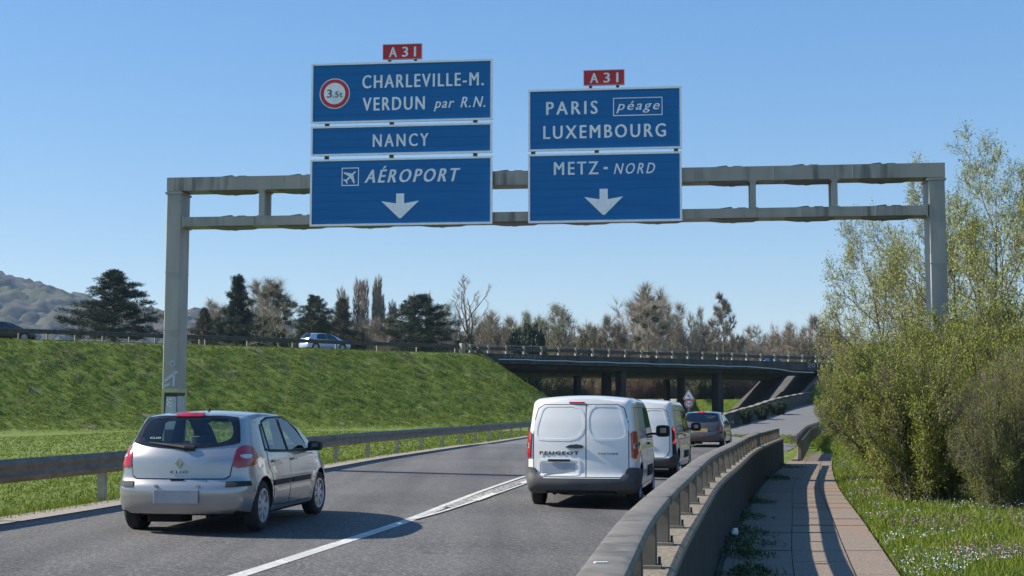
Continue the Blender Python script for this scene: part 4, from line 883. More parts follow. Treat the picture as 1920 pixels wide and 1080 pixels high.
    # lamps
    for s_ in (-1, 1):
        if lamp == 'oval':
            ol = [(33.5, .785), (34.5, .90), (36.5, .995), (40, 1.045), (46, 1.055), (52, 1.025), (55, .95), (55.5, .87), (53, .825), (45, .80)]
            t1 = h.patch(t, 'tail_lamp', m_lamp, 'wrap', [(s_ * u, v * k) for u, v in ol], .012, .04, skirt=.014, rnd=1)
            h.patch(t1, 'reversing_lens', m_clear, 'wrap', [(s_ * u, v * k) for u, v in [(38, .925), (40.5, .895), (45, .895), (48.5, .925), (47, .945), (39.5, .945)]], .0145, .03, skirt=.003, rnd=1)
        elif lamp == 'claw':
            ol = [(33, .77), (36, .86), (44, .93), (56, .945), (60, .90), (55, .80), (46, .74), (38, .72)]
            t1 = h.patch(t, 'tail_lamp', m_lamp, 'wrap', [(s_ * u, v * k) for u, v in ol], .012, .04, skirt=.014)
            h.patch(t1, 'reversing_lens', m_clear, 'wrap', [(s_ * u, v * k) for u, v in [(45, .83), (58, .85), (57, .875), (46, .86)]], .0145, .03, skirt=.003)
        else:
            h.patch(t, 'tail_lamp', m_lamp, 'wrap', [(s_ * u, v * k) for u, v in [(36, .78), (36, .95), (55, .98), (58, .86), (50, .78)]], .012, .05, skirt=.014)
        h.patch(t, 'headlamp', m_clear, 'front', [(s_ * u, v) for u, v in KR([(.36, .66), (.60, .66), (.66, .76), (.52, .80), (.38, .74)])], .006, .06)
        if det > 1 or lamp == 'claw':
            h.patch(t, 'bumper_strip', m_trim, 'wrap', [(s_ * u, v * k) for u, v in [(29, .565), (30, .625), (45, .63), (46, .575)]], .012, .04, skirt=.013)
    h.patch(t, 'high_brake_lamp', m_lamp, 'rear', KR([(-.165, 1.412), (.165, 1.412), (.165, 1.442), (-.165, 1.442)]) if False else KR([(-.17, 1.392), (.17, 1.392), (.17, 1.424), (-.17, 1.424)]), .028, .04, skirt=.03)
    # wheels, mirrors, underside
    for i, wy in enumerate(sp['wheels']):
        for s_ in (-1, 1): wheel(t, s_ * (W - .105), wy, wr, .195, s_, rim or m_rim, spk, .66, rz=R(3) * -1 if i else 0)
    mirror(h, t, 2.60 * f, .99 * k, m_trim if det > 1 else mp, 1.0)
    b = MB(); b.box((0, L / 2, .26), (1.2, L - .7, .12)); b.box((-.25, .35, .20), (.5, .28, .14), ch=.05); b.tube([(.35, .02, .215), (.35, .4, .22)], .028, 8); b.build('exhaust', m_cavity, t)
    if det > 0:
        hh = h.cast('top', 0, .95 * f)[0]; b = MB(); b.tube([(0, hh.y, hh.z - .01), (0, hh.y - .0, hh.z + .03)], [.03, .012], 8); b.tube([(0, hh.y, hh.z + .02), (0, hh.y - .17, hh.z + .16)], .004, 5); b.build('aerial', m_trim, t)
    if plate:
        w_, z0, z1 = plate[1]; yb = h.cast('rear', 0, (z0 + z1) / 2)[0].y - .012; b = MB(); b.box((plate[2], yb, (z0 + z1) / 2), (w_, .02, z1 - z0), ch=.004); b.build('number_plate', plate[0], t)
    t_h = h
    return t, h
# --- silver hatchback in the left lane
m_silver = paint('silver_paint', (.37, .367, .365), metal=.6, rough=.27)
clio, hc = hatchback('hatchback_car', 'silver five-door hatchback driving in the left lane beside the long guard rail', (-3.98, 16.12, road_z(-3.98, 17.2)), -R(7.2), m_silver, det=2, plate=(m_plate_g, (.55, .375, .53), 0), spk=8)
def on_rear(h, s, parent, m, x0, x1, z0, z1, name='lettering', **k):
    y = h.cast('rear', (x0 + x1) / 2, (z0 + z1) / 2); n = y[1]; tilt = math.atan2(n.z, -n.y); yaw = math.atan2(n.x, -n.y)
    M_ = Matrix.Translation((0, 0, 0)) @ Matrix.Translation(y[0] + n * .006) @ Matrix.Rotation(yaw, 4, 'Z') @ Matrix.Rotation(-tilt, 4, 'X')
    w, hh = (x1 - x0) / 2, (z1 - z0) / 2; return text(s, parent, m, name, (-w, w, -hh, hh), M_, depth=.006, **k)
on_rear(hc, 'CLIO', clio, m_badge, -.105, .105, .725, .757, space=1.4)
q = hc.cast('rear', 0, .845); b = MB(); y_ = q[0].y - .018
for s_ in (-1, 1):
    b.prism([(0, .845 + .062), (s_ * .048, .845), (0, .845 - .062), (0, .845 - .030), (s_ * .022, .845), (0, .845 + .030)][::s_], 'y', y_ - .008, y_ + .012)
b.build('badge', m_chrome, clio)
b = MB(); yq = hc.cast('rear', 0, .668)[0].y; b.box((-.02, yq - .006, .655), (.16, .03, .022), ch=.004); b.build('boot_handle', m_cavity, clio)
b = MB()
for x in (-.26, .26): b.tube([(x, hc.cast('rear', x, .56)[0].y - .02, .575), (x, hc.cast('rear', x, .56)[0].y + .03, .575)], .02, 10)
b.build('plate_lamp', m_chrome, clio)
pw = [(.02, hc.cast('rear', .02, 1.035)[0], 1), ]; a_, c_ = hc.cast('rear', .06, 1.03)[0], hc.cast('rear', -.42, 1.085)[0]
b = MB(); b.tube([a_ + Vector((0, -.03, 0)), a_.lerp(c_, .5) + Vector((0, -.035, 0)), c_ + Vector((0, -.02, 0))], [.03, .018, .008], 6); b.tube([a_ + Vector((.10, -.01, -.01)), a_ + Vector((-.02, -.03, .0))], .035, 8); b.build('rear_wiper', m_trim, clio)
on_rear(hc, 'CLIO', clio, mat('window_sticker', (.30, .34, .27), rough=.6), -.45, -.30, 1.125, 1.15, name='sticker', bold=0)
# --- small vans
def van_spec(L=4.40, W=.915, H=1.74):
    return dict(L=L, W=W, r=.10, tum=.135, crown=.045, bulge=.06, wheels=(.74, 3.525), wr=.335, wc=1.0, D=1.0, flare=.015,
        top=[(0, H - .06), (.15, H - .03), (.4, H - .01), (1.2, H), (2.4, H - .02), (2.75, H - .07), (3.0, H - .20), (3.3, 1.30), (3.55, 1.15), (3.75, 1.10), (4.0, 1.03), (4.2, .95), (4.33, .85), (4.40, .70)],
        zb=[(0, .30), (.3, .22), (1, .21), (3.4, .21), (L, .22)], belt=[(0, 1.10), (L, 1.05)],
        rear=[(.2, .12), (.30, .04), (.36, .0), (.48, .0), (.52, .045), (1.1, .06), (1.4, .085), (1.65, .13), (1.8, .18)],
        front=[(.2, .1), (.4, 0), (.6, 0), (.8, .05), (1.0, .15)], side=[(.2, .93), (.3, .97), (.5, 1), (.9, 1), (1.05, .99), (1.8, .99)],
        plan=[(0, .885), (.03, .925), (.07, .95), (.12, .965), (.2, .98), (.35, .99), (.7, 1), (3.3, 1), (3.8, .97), (4.1, .91), (4.3, .83), (L, .74)])
def van(name, label, loc, rz, mp, style):
    sp = van_spec(H=1.785 if style == 'a' else 1.86); h = Hull(sp); t = thing(name, label, 'van', loc, rz, 'small white delivery vans in the right lane'); W, wr, L = sp['W'], sp['wr'], sp['L']
    cut = [cyl_cut(wy, wr + .01, wr + .055, s_ * (W - .28), s_ * (W + .3)) for wy in sp['wheels'] for s_ in (-1, 1)]
    g3 = [(2.02, 1.12), (3.28, 1.11), (3.12, 1.28), (2.90, 1.48), (2.74, 1.58), (2.05, 1.60)]
    q = []; ol = [(1.95, .55), (1.95, 1.56), (2.7, 1.60), (2.95, 1.45), (3.25, 1.2), (3.35, 1.0), (3.35, .55)]; n = len(ol)
    for s_ in (-1, 1): q += [(s_ * (W - .09 - max(0, v - 1.1) * .14), u, v) for u, v in ol]
    cut.append((q, [tuple(range(n)), tuple(range(n, 2 * n))[::-1]] + [(i, (i + 1) % n, n + (i + 1) % n, n + i) for i in range(n)]))
    for s_ in (-1, 1): cut.append(prism_cut(g3, 'x', s_ * .5, s_ * 1.3))
    cut.append(prism_cut([(-.72, 1.22), (.72, 1.22), (.66, 1.58), (-.66, 1.58)], 'y', 2.6, 4.0)); h.body(t, mp, cut)
    h.patch(t, 'windscreen', m_glass_d, 'front', [(-.75, 1.2), (.75, 1.2), (.68, 1.60), (-.68, 1.60)], .004, .1, skirt=0)
    for sd_ in ('left', 'right'):
        h.patch(t, 'door_window', m_glass_d, sd_, g3, .002, .09, skirt=0); cx_, cz_ = 2.6, 1.35
        h.patch(t, 'window_frame', m_trim, sd_, [(u + (.05 if u > cx_ else -.05), v + (.03 if v > cz_ else -.03)) for u, v in g3], .005, .09, hole=g3, skirt=.01)
        for ol, nm in (([(.98, .34), (1.93, .34), (1.93, 1.62), (.40, 1.62), (.38, 1.05), (.72, .86), (1.05, .72)], 'side_panel'), ([(1.97, .34), (2.98, .34), (3.12, .60), (3.32, .80), (3.36, 1.04), (1.97, 1.07)], 'front_door')):
            cx_, cz_ = np.mean([p[0] for p in ol]), np.mean([p[1] for p in ol])
            h.patch(t, 'shut_line', m_cavity, sd_, [(u + (.012 if u > cx_ else -.012), v + (.008 if v > cz_ else -.012)) for u, v in ol], .0015, .1, skirt=.002); d_ = h.patch(t, nm, mp, sd_, ol, .005, .08, skirt=.004)
            if nm == 'front_door':
                h.patch(d_, 'door_trim', m_trim, sd_, [(2.0, .44), (2.92, .44), (3.0, .56), (2.92, .62), (2.0, .62)], .02, .1, skirt=.018)
                hx = h.cast(sd_, 2.15, 1.0)[0]; sg_ = 1 if sd_ == 'right' else -1; b = MB(); b.box((hx.x + sg_ * .02, 2.16, 1.0), (.03, .2, .035), ch=.008); b.build('door_handle', m_trim, d_)
            else: h.patch(t, 'slide_rail', m_trim, sd_, [(.45, 1.035), (1.85, 1.035), (1.85, 1.06), (.45, 1.06)] if style == 'b' else [(.30, 1.0), (.62, 1.0), (.62, 1.05), (.30, 1.05)], .008, .1, skirt=.006)
    # rear doors
    xs_ = .09 if style == 'a' else .12
    L_ = [(-.72, .505), (xs_ - .008, .505), (xs_ - .008, 1.665), (-.60, 1.665), (-.70, 1.60), (-.77, 1.35), (-.77, .66), (-.72, .60)]
    R_ = [(xs_ + .008, .505), (.66, .505), (.72, .56), (.77, .66), (.77, 1.35), (.70, 1.60), (.60, 1.665), (xs_ + .008, 1.665)]
    h.patch(t, 'shut_line', m_cavity, 'rear', [(-.73, .495), (.67, .495), (.735, .555), (.785, .655), (.785, 1.355), (.712, 1.61), (.605, 1.678), (-.605, 1.678), (-.712, 1.61), (-.785, 1.355), (-.785, .655), (-.735, .595)], .0012, .08, skirt=.002)
    dl = h.patch(t, 'rear_door', mp, 'rear', L_, .006, .06, skirt=.005); dr = h.patch(t, 'rear_door', mp, 'rear', R_, .006, .06, skirt=.005)
    def frame(par_, out, wdt, off, nm='window_pressing'):
        cx_, cz_ = np.mean([p[0] for p in out]), np.mean([p[1] for p in out]); inn = [(u + (-wdt if u > cx_ + .05 else wdt if u < cx_ - .05 else 0), v + (-wdt if v > cz_ + .05 else wdt if v < cz_ - .05 else 0)) for u, v in out]
        h.patch(par_, nm, mp, 'rear', out, off, .04, hole=inn, skirt=.012, rnd=2)
    frame(dl, [(-.75, 1.24), (-.745, 1.10), (-.60, 1.08), (xs_ - .012, 1.08), (xs_ - .012, 1.665), (-.45, 1.665), (-.64, 1.66), (-.70, 1.48)], .034, .011)
    frame(dr, [(xs_ + .012, 1.08), (.60, 1.08), (.745, 1.10), (.75, 1.24), (.70, 1.48), (.64, 1.66), (.45, 1.665), (xs_ + .012, 1.665)], .034, .011)
    yh = h.cast('rear', -.1, 1.0)[0].y
    b = MB(); b.prism([(-.25, .985), (-.17, 1.02), (-.06, 1.03), (.03, 1.015), (.05, .985), (.03, .965), (-.08, .96), (-.17, .965)], 'y', yh - .035, yh + .01); b.build('door_handle', m_badge, t, True, 50)
    h.patch(t, 'high_brake_lamp', m_lamp, 'rear', [(-.19, 1.685), (.06, 1.685), (.06, 1.71), (-.19, 1.71)], .02, .05, skirt=.02)
    if style == 'a':
        yr = h.cast('rear', -.35, .65)[0].y; 
        frame(dl, [(-.70, .53), (-.66, .515), (-.04, .515), (0.0, .55), (0.0, .76), (-.04, .79), (-.66, .79), (-.70, .75)], .03, .013, 'plate_surround')
        b = MB(); b.box((-.36, yr - .012, .64), (.56, .012, .17), ch=.003); b.build('number_plate', m_plate, t)
        b = MB(); b.box((-.35, yr - .02, .77), (.36, .03, .035), ch=.006); b.build('plate_lamp', m_trim, t)
        on_rear(h, 'PEUGEOT', t, m_cavity, -.67, -.03, .86, .913, space=1.3, bold=.08); on_rear(h, 'PARTNER', t, m_badge, .29, .61, .865, .893, space=1.15)
        bo = [(-125, .30), (-125, .46), (-62, .62), (-41, .66), (-38, .64), (-36, .55), (-32, .475), (32, .475), (36, .55), (38, .64), (41, .66), (62, .62), (125, .46), (125, .30), (60, .27), (36, .255), (30, .30), (-30, .30), (-36, .255), (-60, .27)]
        h.patch(t, 'rear_bumper', m_bump, 'wrap', [(u * .52 if abs(u) > 100 else u, v) for u, v in bo], .035, .05, skirt=.034)
        h.patch(t, 'bumper_insert', m_trim, 'wrap', [(-29, .285), (29, .285), (29, .31), (-29, .31)], .045, .05, skirt=.01)
        for s_ in (-1, 1):
            t1 = h.patch(t, 'tail_lamp', m_lamp, 'wrap', [(s_ * u, v) for u, v in [(41.2, .82), (40.8, 1.20), (43, 1.235), (49.5, 1.235), (50.5, 1.20), (50, .84), (47, .80), (42.5, .80)]], .022, .04, skirt=.025)
            h.patch(t1, 'reversing_lens', m_clear, 'wrap', [(s_ * u, v) for u, v in [(42.5, .96), (42.5, 1.02), (44, 1.05), (48.5, 1.05), (48.5, .975), (46, .965)]], .026, .04, skirt=.006)
            h.patch(t1, 'lamp_band', m_badge, 'wrap', [(s_ * u, v) for u, v in [(43.6, .965), (43.6, 1.03), (48.5, 1.065), (48.5, .98)]], .0275, .04, skirt=.003)
    else:
        h.patch(t, 'rear_bumper', m_bump, 'wrap', [(-66, .30), (-64, .50), (-45, .60), (-42, .55), (-38, .475), (38, .475), (42, .55), (45, .60), (64, .50), (66, .30), (40, .255), (-40, .255)], .03, .05, skirt=.03)
        h.patch(t, 'plate_handle', mp, 'rear', [(-.25, .80), (.25, .80), (.30, .86), (-.30, .86)], .03, .05, skirt=.03)
        b = MB(); b.box((0, yh - .012, .70), (.52, .012, .12)); b.build('number_plate', m_plate, t)
        for s_ in (-1, 1):
            h.patch(t, 'corner_trim', m_trim, 'wrap', [(s_ * u, v) for u, v in [(44, .34), (42.3, .52), (42.2, 1.20), (44.5, 1.24), (48, 1.2), (49, .86), (56, .60), (60, .36)]], .008, .05, skirt=.012)
            h.patch(t, 'tail_lamp', m_lamp_on, 'wrap', [(s_ * u, v) for u, v in [(42.4, 1.19), (44.2, 1.225), (48.8, 1.14), (50, 1.0), (49, .90), (45, .83), (42.6, .83), (42.6, .86), (45.2, .90), (47.6, .96), (48, 1.05), (46.4, 1.12), (43.6, 1.16)]], .02, .03, skirt=.02)
            h.patch(t, 'reflector', m_lamp, 'wrap', [(s_ * u, v) for u, v in [(36, .40), (42, .40), (42, .435), (36, .435)]], .036, .04, skirt=.01)
    for s_ in (-1, 1): h.patch(t, 'headlamp', m_clear, 'front', [(s_ * u, v) for u, v in [(.48, .78), (.72, .78), (.74, .92), (.55, .92)]], .006, .07)
    for i, wy in enumerate(sp['wheels']):
        for s_ in (-1, 1): wheel(t, s_ * (W - .12), wy, wr, .205, s_, m_rim, 5 if style == 'b' else 8, .60)
    mirror(h, t, 3.08, 1.20, m_trim, 1.32, reach=.06)
    seats(t, 2.2, z=.62, x1=.42)
    b = MB(); b.box((0, L / 2, .30), (1.3, L - .8, .12)); b.box((0, .55, .30), (.9, .25, .16), ch=.05); b.tube([(-.45, .12, .24), (-.40, .9, .26)], .035, 8); b.box((.1, .74, .30), (1.3, .08, .08)); b.build('axle', m_cavity, t)
    return t
m_whitep = paint('white_van_paint', (.80, .785, .76), rough=.32, c3=(.68, .66, .62))
van('delivery_van', 'nearest white delivery van, dirty rear doors, grey bumper and blank window pressings', (1.11, 21.75, road_z(1.2, 22.5)), -R(10.5), m_whitep, 'a')
van('delivery_van', 'white delivery van with glowing hooked tail lamps, half hidden ahead of the nearer van', (3.02, 32.4, road_z(3.2, 33) - .03), -R(13.5), m_whitep, 'b')
# --- grey car ahead, and three cars on the upper road
m_greyp = paint('grey_brown_paint', (.095, .088, .09), metal=.5, rough=.3)
sp8 = hatch_spec(3.96, .87, 1.44, .70, 2.54, .31)
c8, h8 = hatchback('hatchback_car', 'dark grey hatchback with an orange-yellow number plate ahead of both vans', (7.6, 53.9, road_z(7.8, 54.5)), -R(15), m_greyp, sp=sp8, det=1, plate=(m_plate_y, (.64, .58, .75), -.05), lamp='claw', rearglass=m_glass_d)
h8.patch(c8, 'fog_reflector', m_lamp, 'rear', [(-.17, .40), (.17, .40), (.15, .43), (-.15, .43)], .01, .05)
def rank(px, d):
    best = min(np.arange(20, seg[-1] - 20, .25), key=lambda q: abs((lambda v: v.x / v.y)(on_up(q, d, 0)[0]) - px)); return on_up(best, d, UPZ + .03)
m_silver2 = paint('pale_silver_paint', (.46, .56, .72), metal=.3, rough=.25)
p, a = rank((566 - 960) / 2500, 4.2)
hatchback('hatchback_car', 'pale silver hatchback on the embankment road behind the dark guard rail', p, a - math.pi / 2, m_silver2, sp=hatch_spec(4.25, .88, 1.52, .72, 2.6, .32), det=1, lamp='box', rearglass=m_glass_d)
p, a = rank((-52 - 960) / 2500, 4.2)
hatchback('hatchback_car', 'dark car partly out of frame on the embankment road at the far left', p, a - math.pi / 2, paint('dark_green_paint', (.02, .028, .03), metal=.3), sp=hatch_spec(4.3, .88, 1.46, .72, 2.65, .32), det=1, lamp='box', rearglass=m_glass_d)
p, a = rank((1424 - 960) / 2500, 19.5)
hatchback('hatchback_car', 'blue-grey car crossing the bridge near its right end, only its roof above the railing', p, a - math.pi / 2, paint('blue_grey_paint', (.16, .24, .34), metal=.3), sp=hatch_spec(4.2, .88, 1.47, .72, 2.6, .32), det=1, lamp='box', rearglass=m_glass_d)
# ------------------------------------------------------------------ vegetation
m_bark = mat('bark', (.10, .08, .06), (.16, .135, .105), rough=.95, scale=3)
m_bark_l = mat('pale_bark', (.24, .21, .18), (.17, .145, .12), rough=.9, scale=2)
m_twig = mat('bare_twigs', (.255, .215, .165), (.175, .145, .11), rough=.95, scale=.7)
m_twig_p = mat('pale_twigs', (.36, .315, .25), (.26, .22, .17), rough=.95, scale=.7)
m_twig_r = mat('reddish_twigs', (.16, .085, .065), (.20, .13, .09), rough=.95, scale=.8)
m_twig_o = mat('tan_twigs', (.30, .215, .13), (.22, .16, .10), rough=.95, scale=.8)
m_needle = mat('pine_needles', (.024, .040, .020), (.045, .065, .030), rough=.85, scale=1.2)
m_needle_b = mat('brown_needles', (.055, .050, .028), (.085, .075, .045), rough=.85, scale=1.2)
m_mistle = mat('mistletoe_leaf', (.075, .085, .025), (.10, .10, .035), rough=.8, scale=2)
m_ivy = mat('ivy_leaf', (.02, .042, .012), (.035, .06, .018), rough=.6, scale=3)
m_bud = mat('bud_leaf', (.36, .38, .09), (.27, .31, .06), rough=.7, scale=1.2, trans=.35)
m_bud_far = mat('pale_bud_leaf', (.22, .245, .11), (.17, .20, .08), rough=.8, scale=1.2, trans=.3)
m_bud_y = mat('yellow_bud_leaf', (.36, .34, .08), (.26, .29, .08), rough=.7, scale=1.4, trans=.35)
m_leaf = mat('shrub_leaf', (.13, .155, .012), (.21, .225, .022), rough=.65, scale=1.1, trans=.25, c3=(.085, .115, .03), s3=.5)
m_leaf_b = mat('shrub_leaf_young', (.25, .27, .035), (.17, .20, .02), rough=.65, scale=1.3, trans=.3)
m_leaf_y = mat('yellow_flower_bush', (.52, .44, .05), (.34, .36, .06), rough=.7, scale=2.5, trans=.3)
def unit(n): v = rng.normal(size=(n, 3)); return v / np.linalg.norm(v, axis=1)[:, None]
class Wood:
    def __init__(s): s.V = []; s.F = []; s.I = []; s.n = 0
    def raw(s, V, F, m):
        s.V.append(V); s.F.append(F + s.n); s.I.append(np.full(len(F), m)); s.n += len(V)
    def tube(s, pts, rad, k, m):
        pts = np.asarray(pts); n = len(pts); d = np.gradient(pts, axis=0); d /= np.linalg.norm(d, axis=1)[:, None] + 1e-9
        ref = np.where(np.abs(d[:, 2:3]) < .9, [[0, 0, 1.]], [[1., 0, 0]]); a = np.cross(d, ref); a /= np.linalg.norm(a, axis=1)[:, None]; b = np.cross(a, d)
        t = np.arange(k) * 2 * math.pi / k; V = (pts[:, None] + np.asarray(rad)[:, None, None] * (np.cos(t)[None, :, None] * a[:, None] + np.sin(t)[None, :, None] * b[:, None])).reshape(-1, 3)
        i = (np.arange(n - 1) * k)[:, None] + np.arange(k); j = (np.arange(n - 1) * k)[:, None] + (np.arange(k) + 1) % k
        s.raw(V, np.concatenate([np.stack([i, j, j + k], -1).reshape(-1, 3), np.stack([i, j + k, i + k], -1).reshape(-1, 3)]), m)
    def blades(s, p, d, L, w, m):      # one thin triangle each
        n = len(p); sd = np.cross(d, unit(n)); sd /= np.linalg.norm(sd, axis=1)[:, None] + 1e-9; L = np.broadcast_to(np.asarray(L), (n,))[:, None]; w = np.broadcast_to(np.asarray(w), (n,))[:, None]
        V = np.stack([p - sd * w / 2, p + sd * w / 2, p + d * L], 1).reshape(-1, 3); s.raw(V, np.arange(3 * n).reshape(-1, 3), m)
    def leaves(s, p, size, m, up=0.0):   # two-triangle leaf
        n = len(p); a = unit(n); b = np.cross(a, unit(n)); b /= np.linalg.norm(b, axis=1)[:, None] + 1e-9; sz = (size * rng.uniform(.6, 1.3, n))[:, None]
        V = np.stack([p - a * sz, p + b * sz * .5, p + a * sz, p - b * sz * .5], 1).reshape(-1, 3); q = np.arange(n)[:, None] * 4
        s.raw(V, np.concatenate([q + [0, 1, 2], q + [0, 2, 3]]), m)
    def build(s, name, mats, parent):
        return npmesh(name, np.concatenate(s.V), np.concatenate(s.F), mats, parent, np.concatenate(s.I))
def grow(S, seed, root=(0, 0, 0), d0=(0, 0, 1), lim=None):
    """returns (branches, tips): branches are (points, radii, level)"""
    rn = random.Random(seed); out = []; tips = []
    def vec(): return Vector((rn.gauss(0, 1), rn.gauss(0, 1), rn.gauss(0, 1))).normalized()
    def br(p, d, L, r, lev):
        n = S['seg'][lev]; pts = [p.copy()]; ds = [d]
        for i in range(n):
            d = (d + vec() * S['wob'][lev] + Vector((0, 0, S['up'][lev]))).normalized(); p = p + d * (L / n); pts.append(p.copy()); ds.append(d)
        r1 = r * S['taper'][lev]; rad = [r + (r1 - r) * i / n for i in range(n + 1)]; out.append((pts, rad, lev))
        if lev == len(S['n']): 
            for i in range(1, n + 1): tips.append((pts[i], ds[i], 1.0))
            return
        az = rn.uniform(0, 6.28); N = S['n'][lev]; st = S['start'][lev]
        for k in range(N):
            t = st + (1 - st) * (k + rn.random() * .8) / N; i = min(n - 1, int(t * n)); u = t * n - i
            q = pts[i].lerp(pts[i + 1], u); dd_ = ds[i + 1]; az += 2.4 + rn.uniform(-.4, .4); a = R(S['ang'][lev] + rn.uniform(-10, 10))
            e = dd_.cross(Vector((math.cos(az), math.sin(az), .13))).normalized(); nd = (dd_ * math.cos(a) + e * math.sin(a)).normalized()
            sh = S['shape'](t) if lev == 0 else (1 - .45 * t)
            br(q, nd, L * S['ratio'][lev] * sh * rn.uniform(.75, 1.15), max(.006, (rad[i]) * S['rr'][lev]), lev + 1)
    br(Vector(root), Vector(d0).normalized(), S['L'], S['r'], 0)
    return out, tips
def wood_of(out, tw, cw, m_t, m_c, split=1):
    for pts, rad, lev in out:
        (tw if lev <= split else cw).tube([tuple(p) for p in pts], rad, 6 if lev == 0 else 5 if lev == 1 else 3, m_t if lev <= split else m_c)
def tips_np(tips): return np.array([tuple(t[0]) for t in tips]), np.array([tuple(t[1]) for t in tips])
def twigs(cw, tips, n, L, w, m, spread=.7, up=.2):
    P, Dv = tips_np(tips); P = np.repeat(P, n, 0); Dv = np.repeat(Dv, n, 0); d = Dv + unit(len(P)) * spread + [0, 0, up]; d /= np.linalg.norm(d, axis=1)[:, None]
    P = P + unit(len(P)) * .05; Ls = L * rng.uniform(.5, 1.3, len(P)); cw.blades(P, d, Ls, w, m); return P + d * (Ls * rng.uniform(.3, 1, len(P)))[:, None]
PROTO = {}
def proto(kind, fn):
    t = thing(kind, None, None); tw, cw, mats_t, mats_c = fn(); tr = tw.build('trunk', mats_t, t) if tw.V else None; cr = cw.build('crown', mats_c, t)
    V = np.concatenate(cw.V + tw.V); t['_h'] = float(np.percentile(V[:, 2], 99.9)); t['_w'] = float(np.percentile(np.abs(V[:, 0]), 99.0)) * 2; PROTO[kind] = [t, False]
def spread_tree(seed, H=12, lv=(9, 6, 5), ang=(48, 42, 40), up=(.02, .10, .12, .1), r=.24, shape=None, tw_n=3, tw_L=.6, tw_w=.022, tw_s=.5, mt=None, mc=None, start=.25, ratio=(.5, .5, .5), extra=None, leafn=0, leafs=.05, mleaf=None, lean=(0, 0, 1), thick=.55):
    S = dict(L=H, r=r, n=lv, seg=(10, 6, 4, 3), wob=(.07, .16, .2, .25), up=up, taper=(.12, .2, .3, .4), start=(start, .25, .2), ang=ang, ratio=ratio, rr=(thick, .6, .65), shape=shape or (lambda t: 1.15 - .75 * t))
    out, tips = grow(S, seed, d0=lean); tw, cw = Wood(), Wood(); wood_of(out, tw, cw, 0, 0)
    E = twigs(cw, tips, tw_n, tw_L, tw_w, 0, tw_s, .28)
    if leafn: Q = np.repeat(E, leafn, 0); cw.leaves(Q + rng.normal(size=Q.shape) * .12, leafs, 1)
    mats = [mc or m_twig] + ([mleaf] if leafn else [])
    if extra: extra(cw, out, tips, mats)
    return tw, cw, [mt or m_bark], mats
def balls(k, r0, r1, mt, n=260, blade=.28, zone=(.35, 1)):
    def f(cw, out, tips, mats):
        mats.append(mt); mi = len(mats) - 1; rn = random.Random(5); cand = [p for pts, rad, lev in out if lev in (1, 2) for p in pts[2:]]
        for q in rn.sample(cand, k):
            c = np.array(q); r = rn.uniform(r0, r1); p = unit(n) * (rng.uniform(0, 1, n) ** .5)[:, None] * r * .7 + c; d = p - c; d /= np.linalg.norm(d, axis=1)[:, None] + 1e-6; cw.blades(p, d, r * .5, .09, mi)
    return f
def ivy(h, k=4000):
    def f(cw, out, tips, mats):
        mats.append(m_ivy); mi = len(mats) - 1; tr = [o for o in out if o[2] <= 1]; P = []
        for pts, rad, lev in tr:
            for i in range(len(pts) - 1):
                m_ = (pts[i] + pts[i + 1]) / 2
                if m_.z < h: n = int(k / 30); t = rng.uniform(0, 1, n)[:, None]; P.append(np.array(pts[i]) * (1 - t) + np.array(pts[i + 1]) * t + rng.normal(size=(n, 3)) * [.22, .22, .1])
        if P: cw.leaves(np.concatenate(P), .11, mi)
    return f
def pine(seed, H=13, R0=4.2, needle=None, conical=False, nl=72, dens=80):
    def fn():
        rn = random.Random(seed); tw, cw = Wood(), Wood(); pts = [(rn.gauss(0, .05) * i, rn.gauss(0, .05) * i, H * i / 8 * .98) for i in range(9)]; tw.tube(pts, [.26 - .23 * i / 8 for i in range(9)], 7, 0)
        Cs = []
        for k in range(nl):
            t = .22 + .78 * (k + rn.random()) / nl; z = H * t; env = (R0 * (1.08 - t) * 1.25 if conical else R0 * (math.sin(min(1, (1.05 - t) * 1.9) * math.pi / 2))) * rn.uniform(.55, 1.12)
            az = k * 2.4 + rn.uniform(-.4, .4); d = Vector((math.cos(az), math.sin(az), rn.uniform(.05, .35))); p = Vector((0, 0, z)); L = max(.5, env); q = [p + d * (L * s / 4) + Vector((0, 0, .10 * L * (s / 4) ** 2)) for s in range(5)]
            tw.tube([tuple(v) for v in q], [.07, .055, .04, .03, .015], 4, 0)
            for s in range(int(3 + L * 2.4)):
                u = rn.uniform(.35, 1.05); c = p + d * (L * u) + Vector((rn.gauss(0, .35), rn.gauss(0, .35), rn.gauss(.12, .2) + .1 * L * u * u)) * min(1, .35 + L * .22); Cs.append(tuple(c))
        for _ in range(6): Cs.append((rn.gauss(0, .2), rn.gauss(0, .2), H + rn.uniform(-.5, .25)))
        Cs = np.array(Cs); n = dens; P = np.repeat(Cs, n, 0); o = unit(len(P)) * (rng.uniform(0, 1, len(P)) ** .6)[:, None] * [.40, .40, .36]; d = o + [0, 0, .25]; d /= np.linalg.norm(d, axis=1)[:, None]; cw.blades(P + o, d, .26, .055, 0)
        return tw, cw, [m_bark], [needle or m_needle]
    return fn
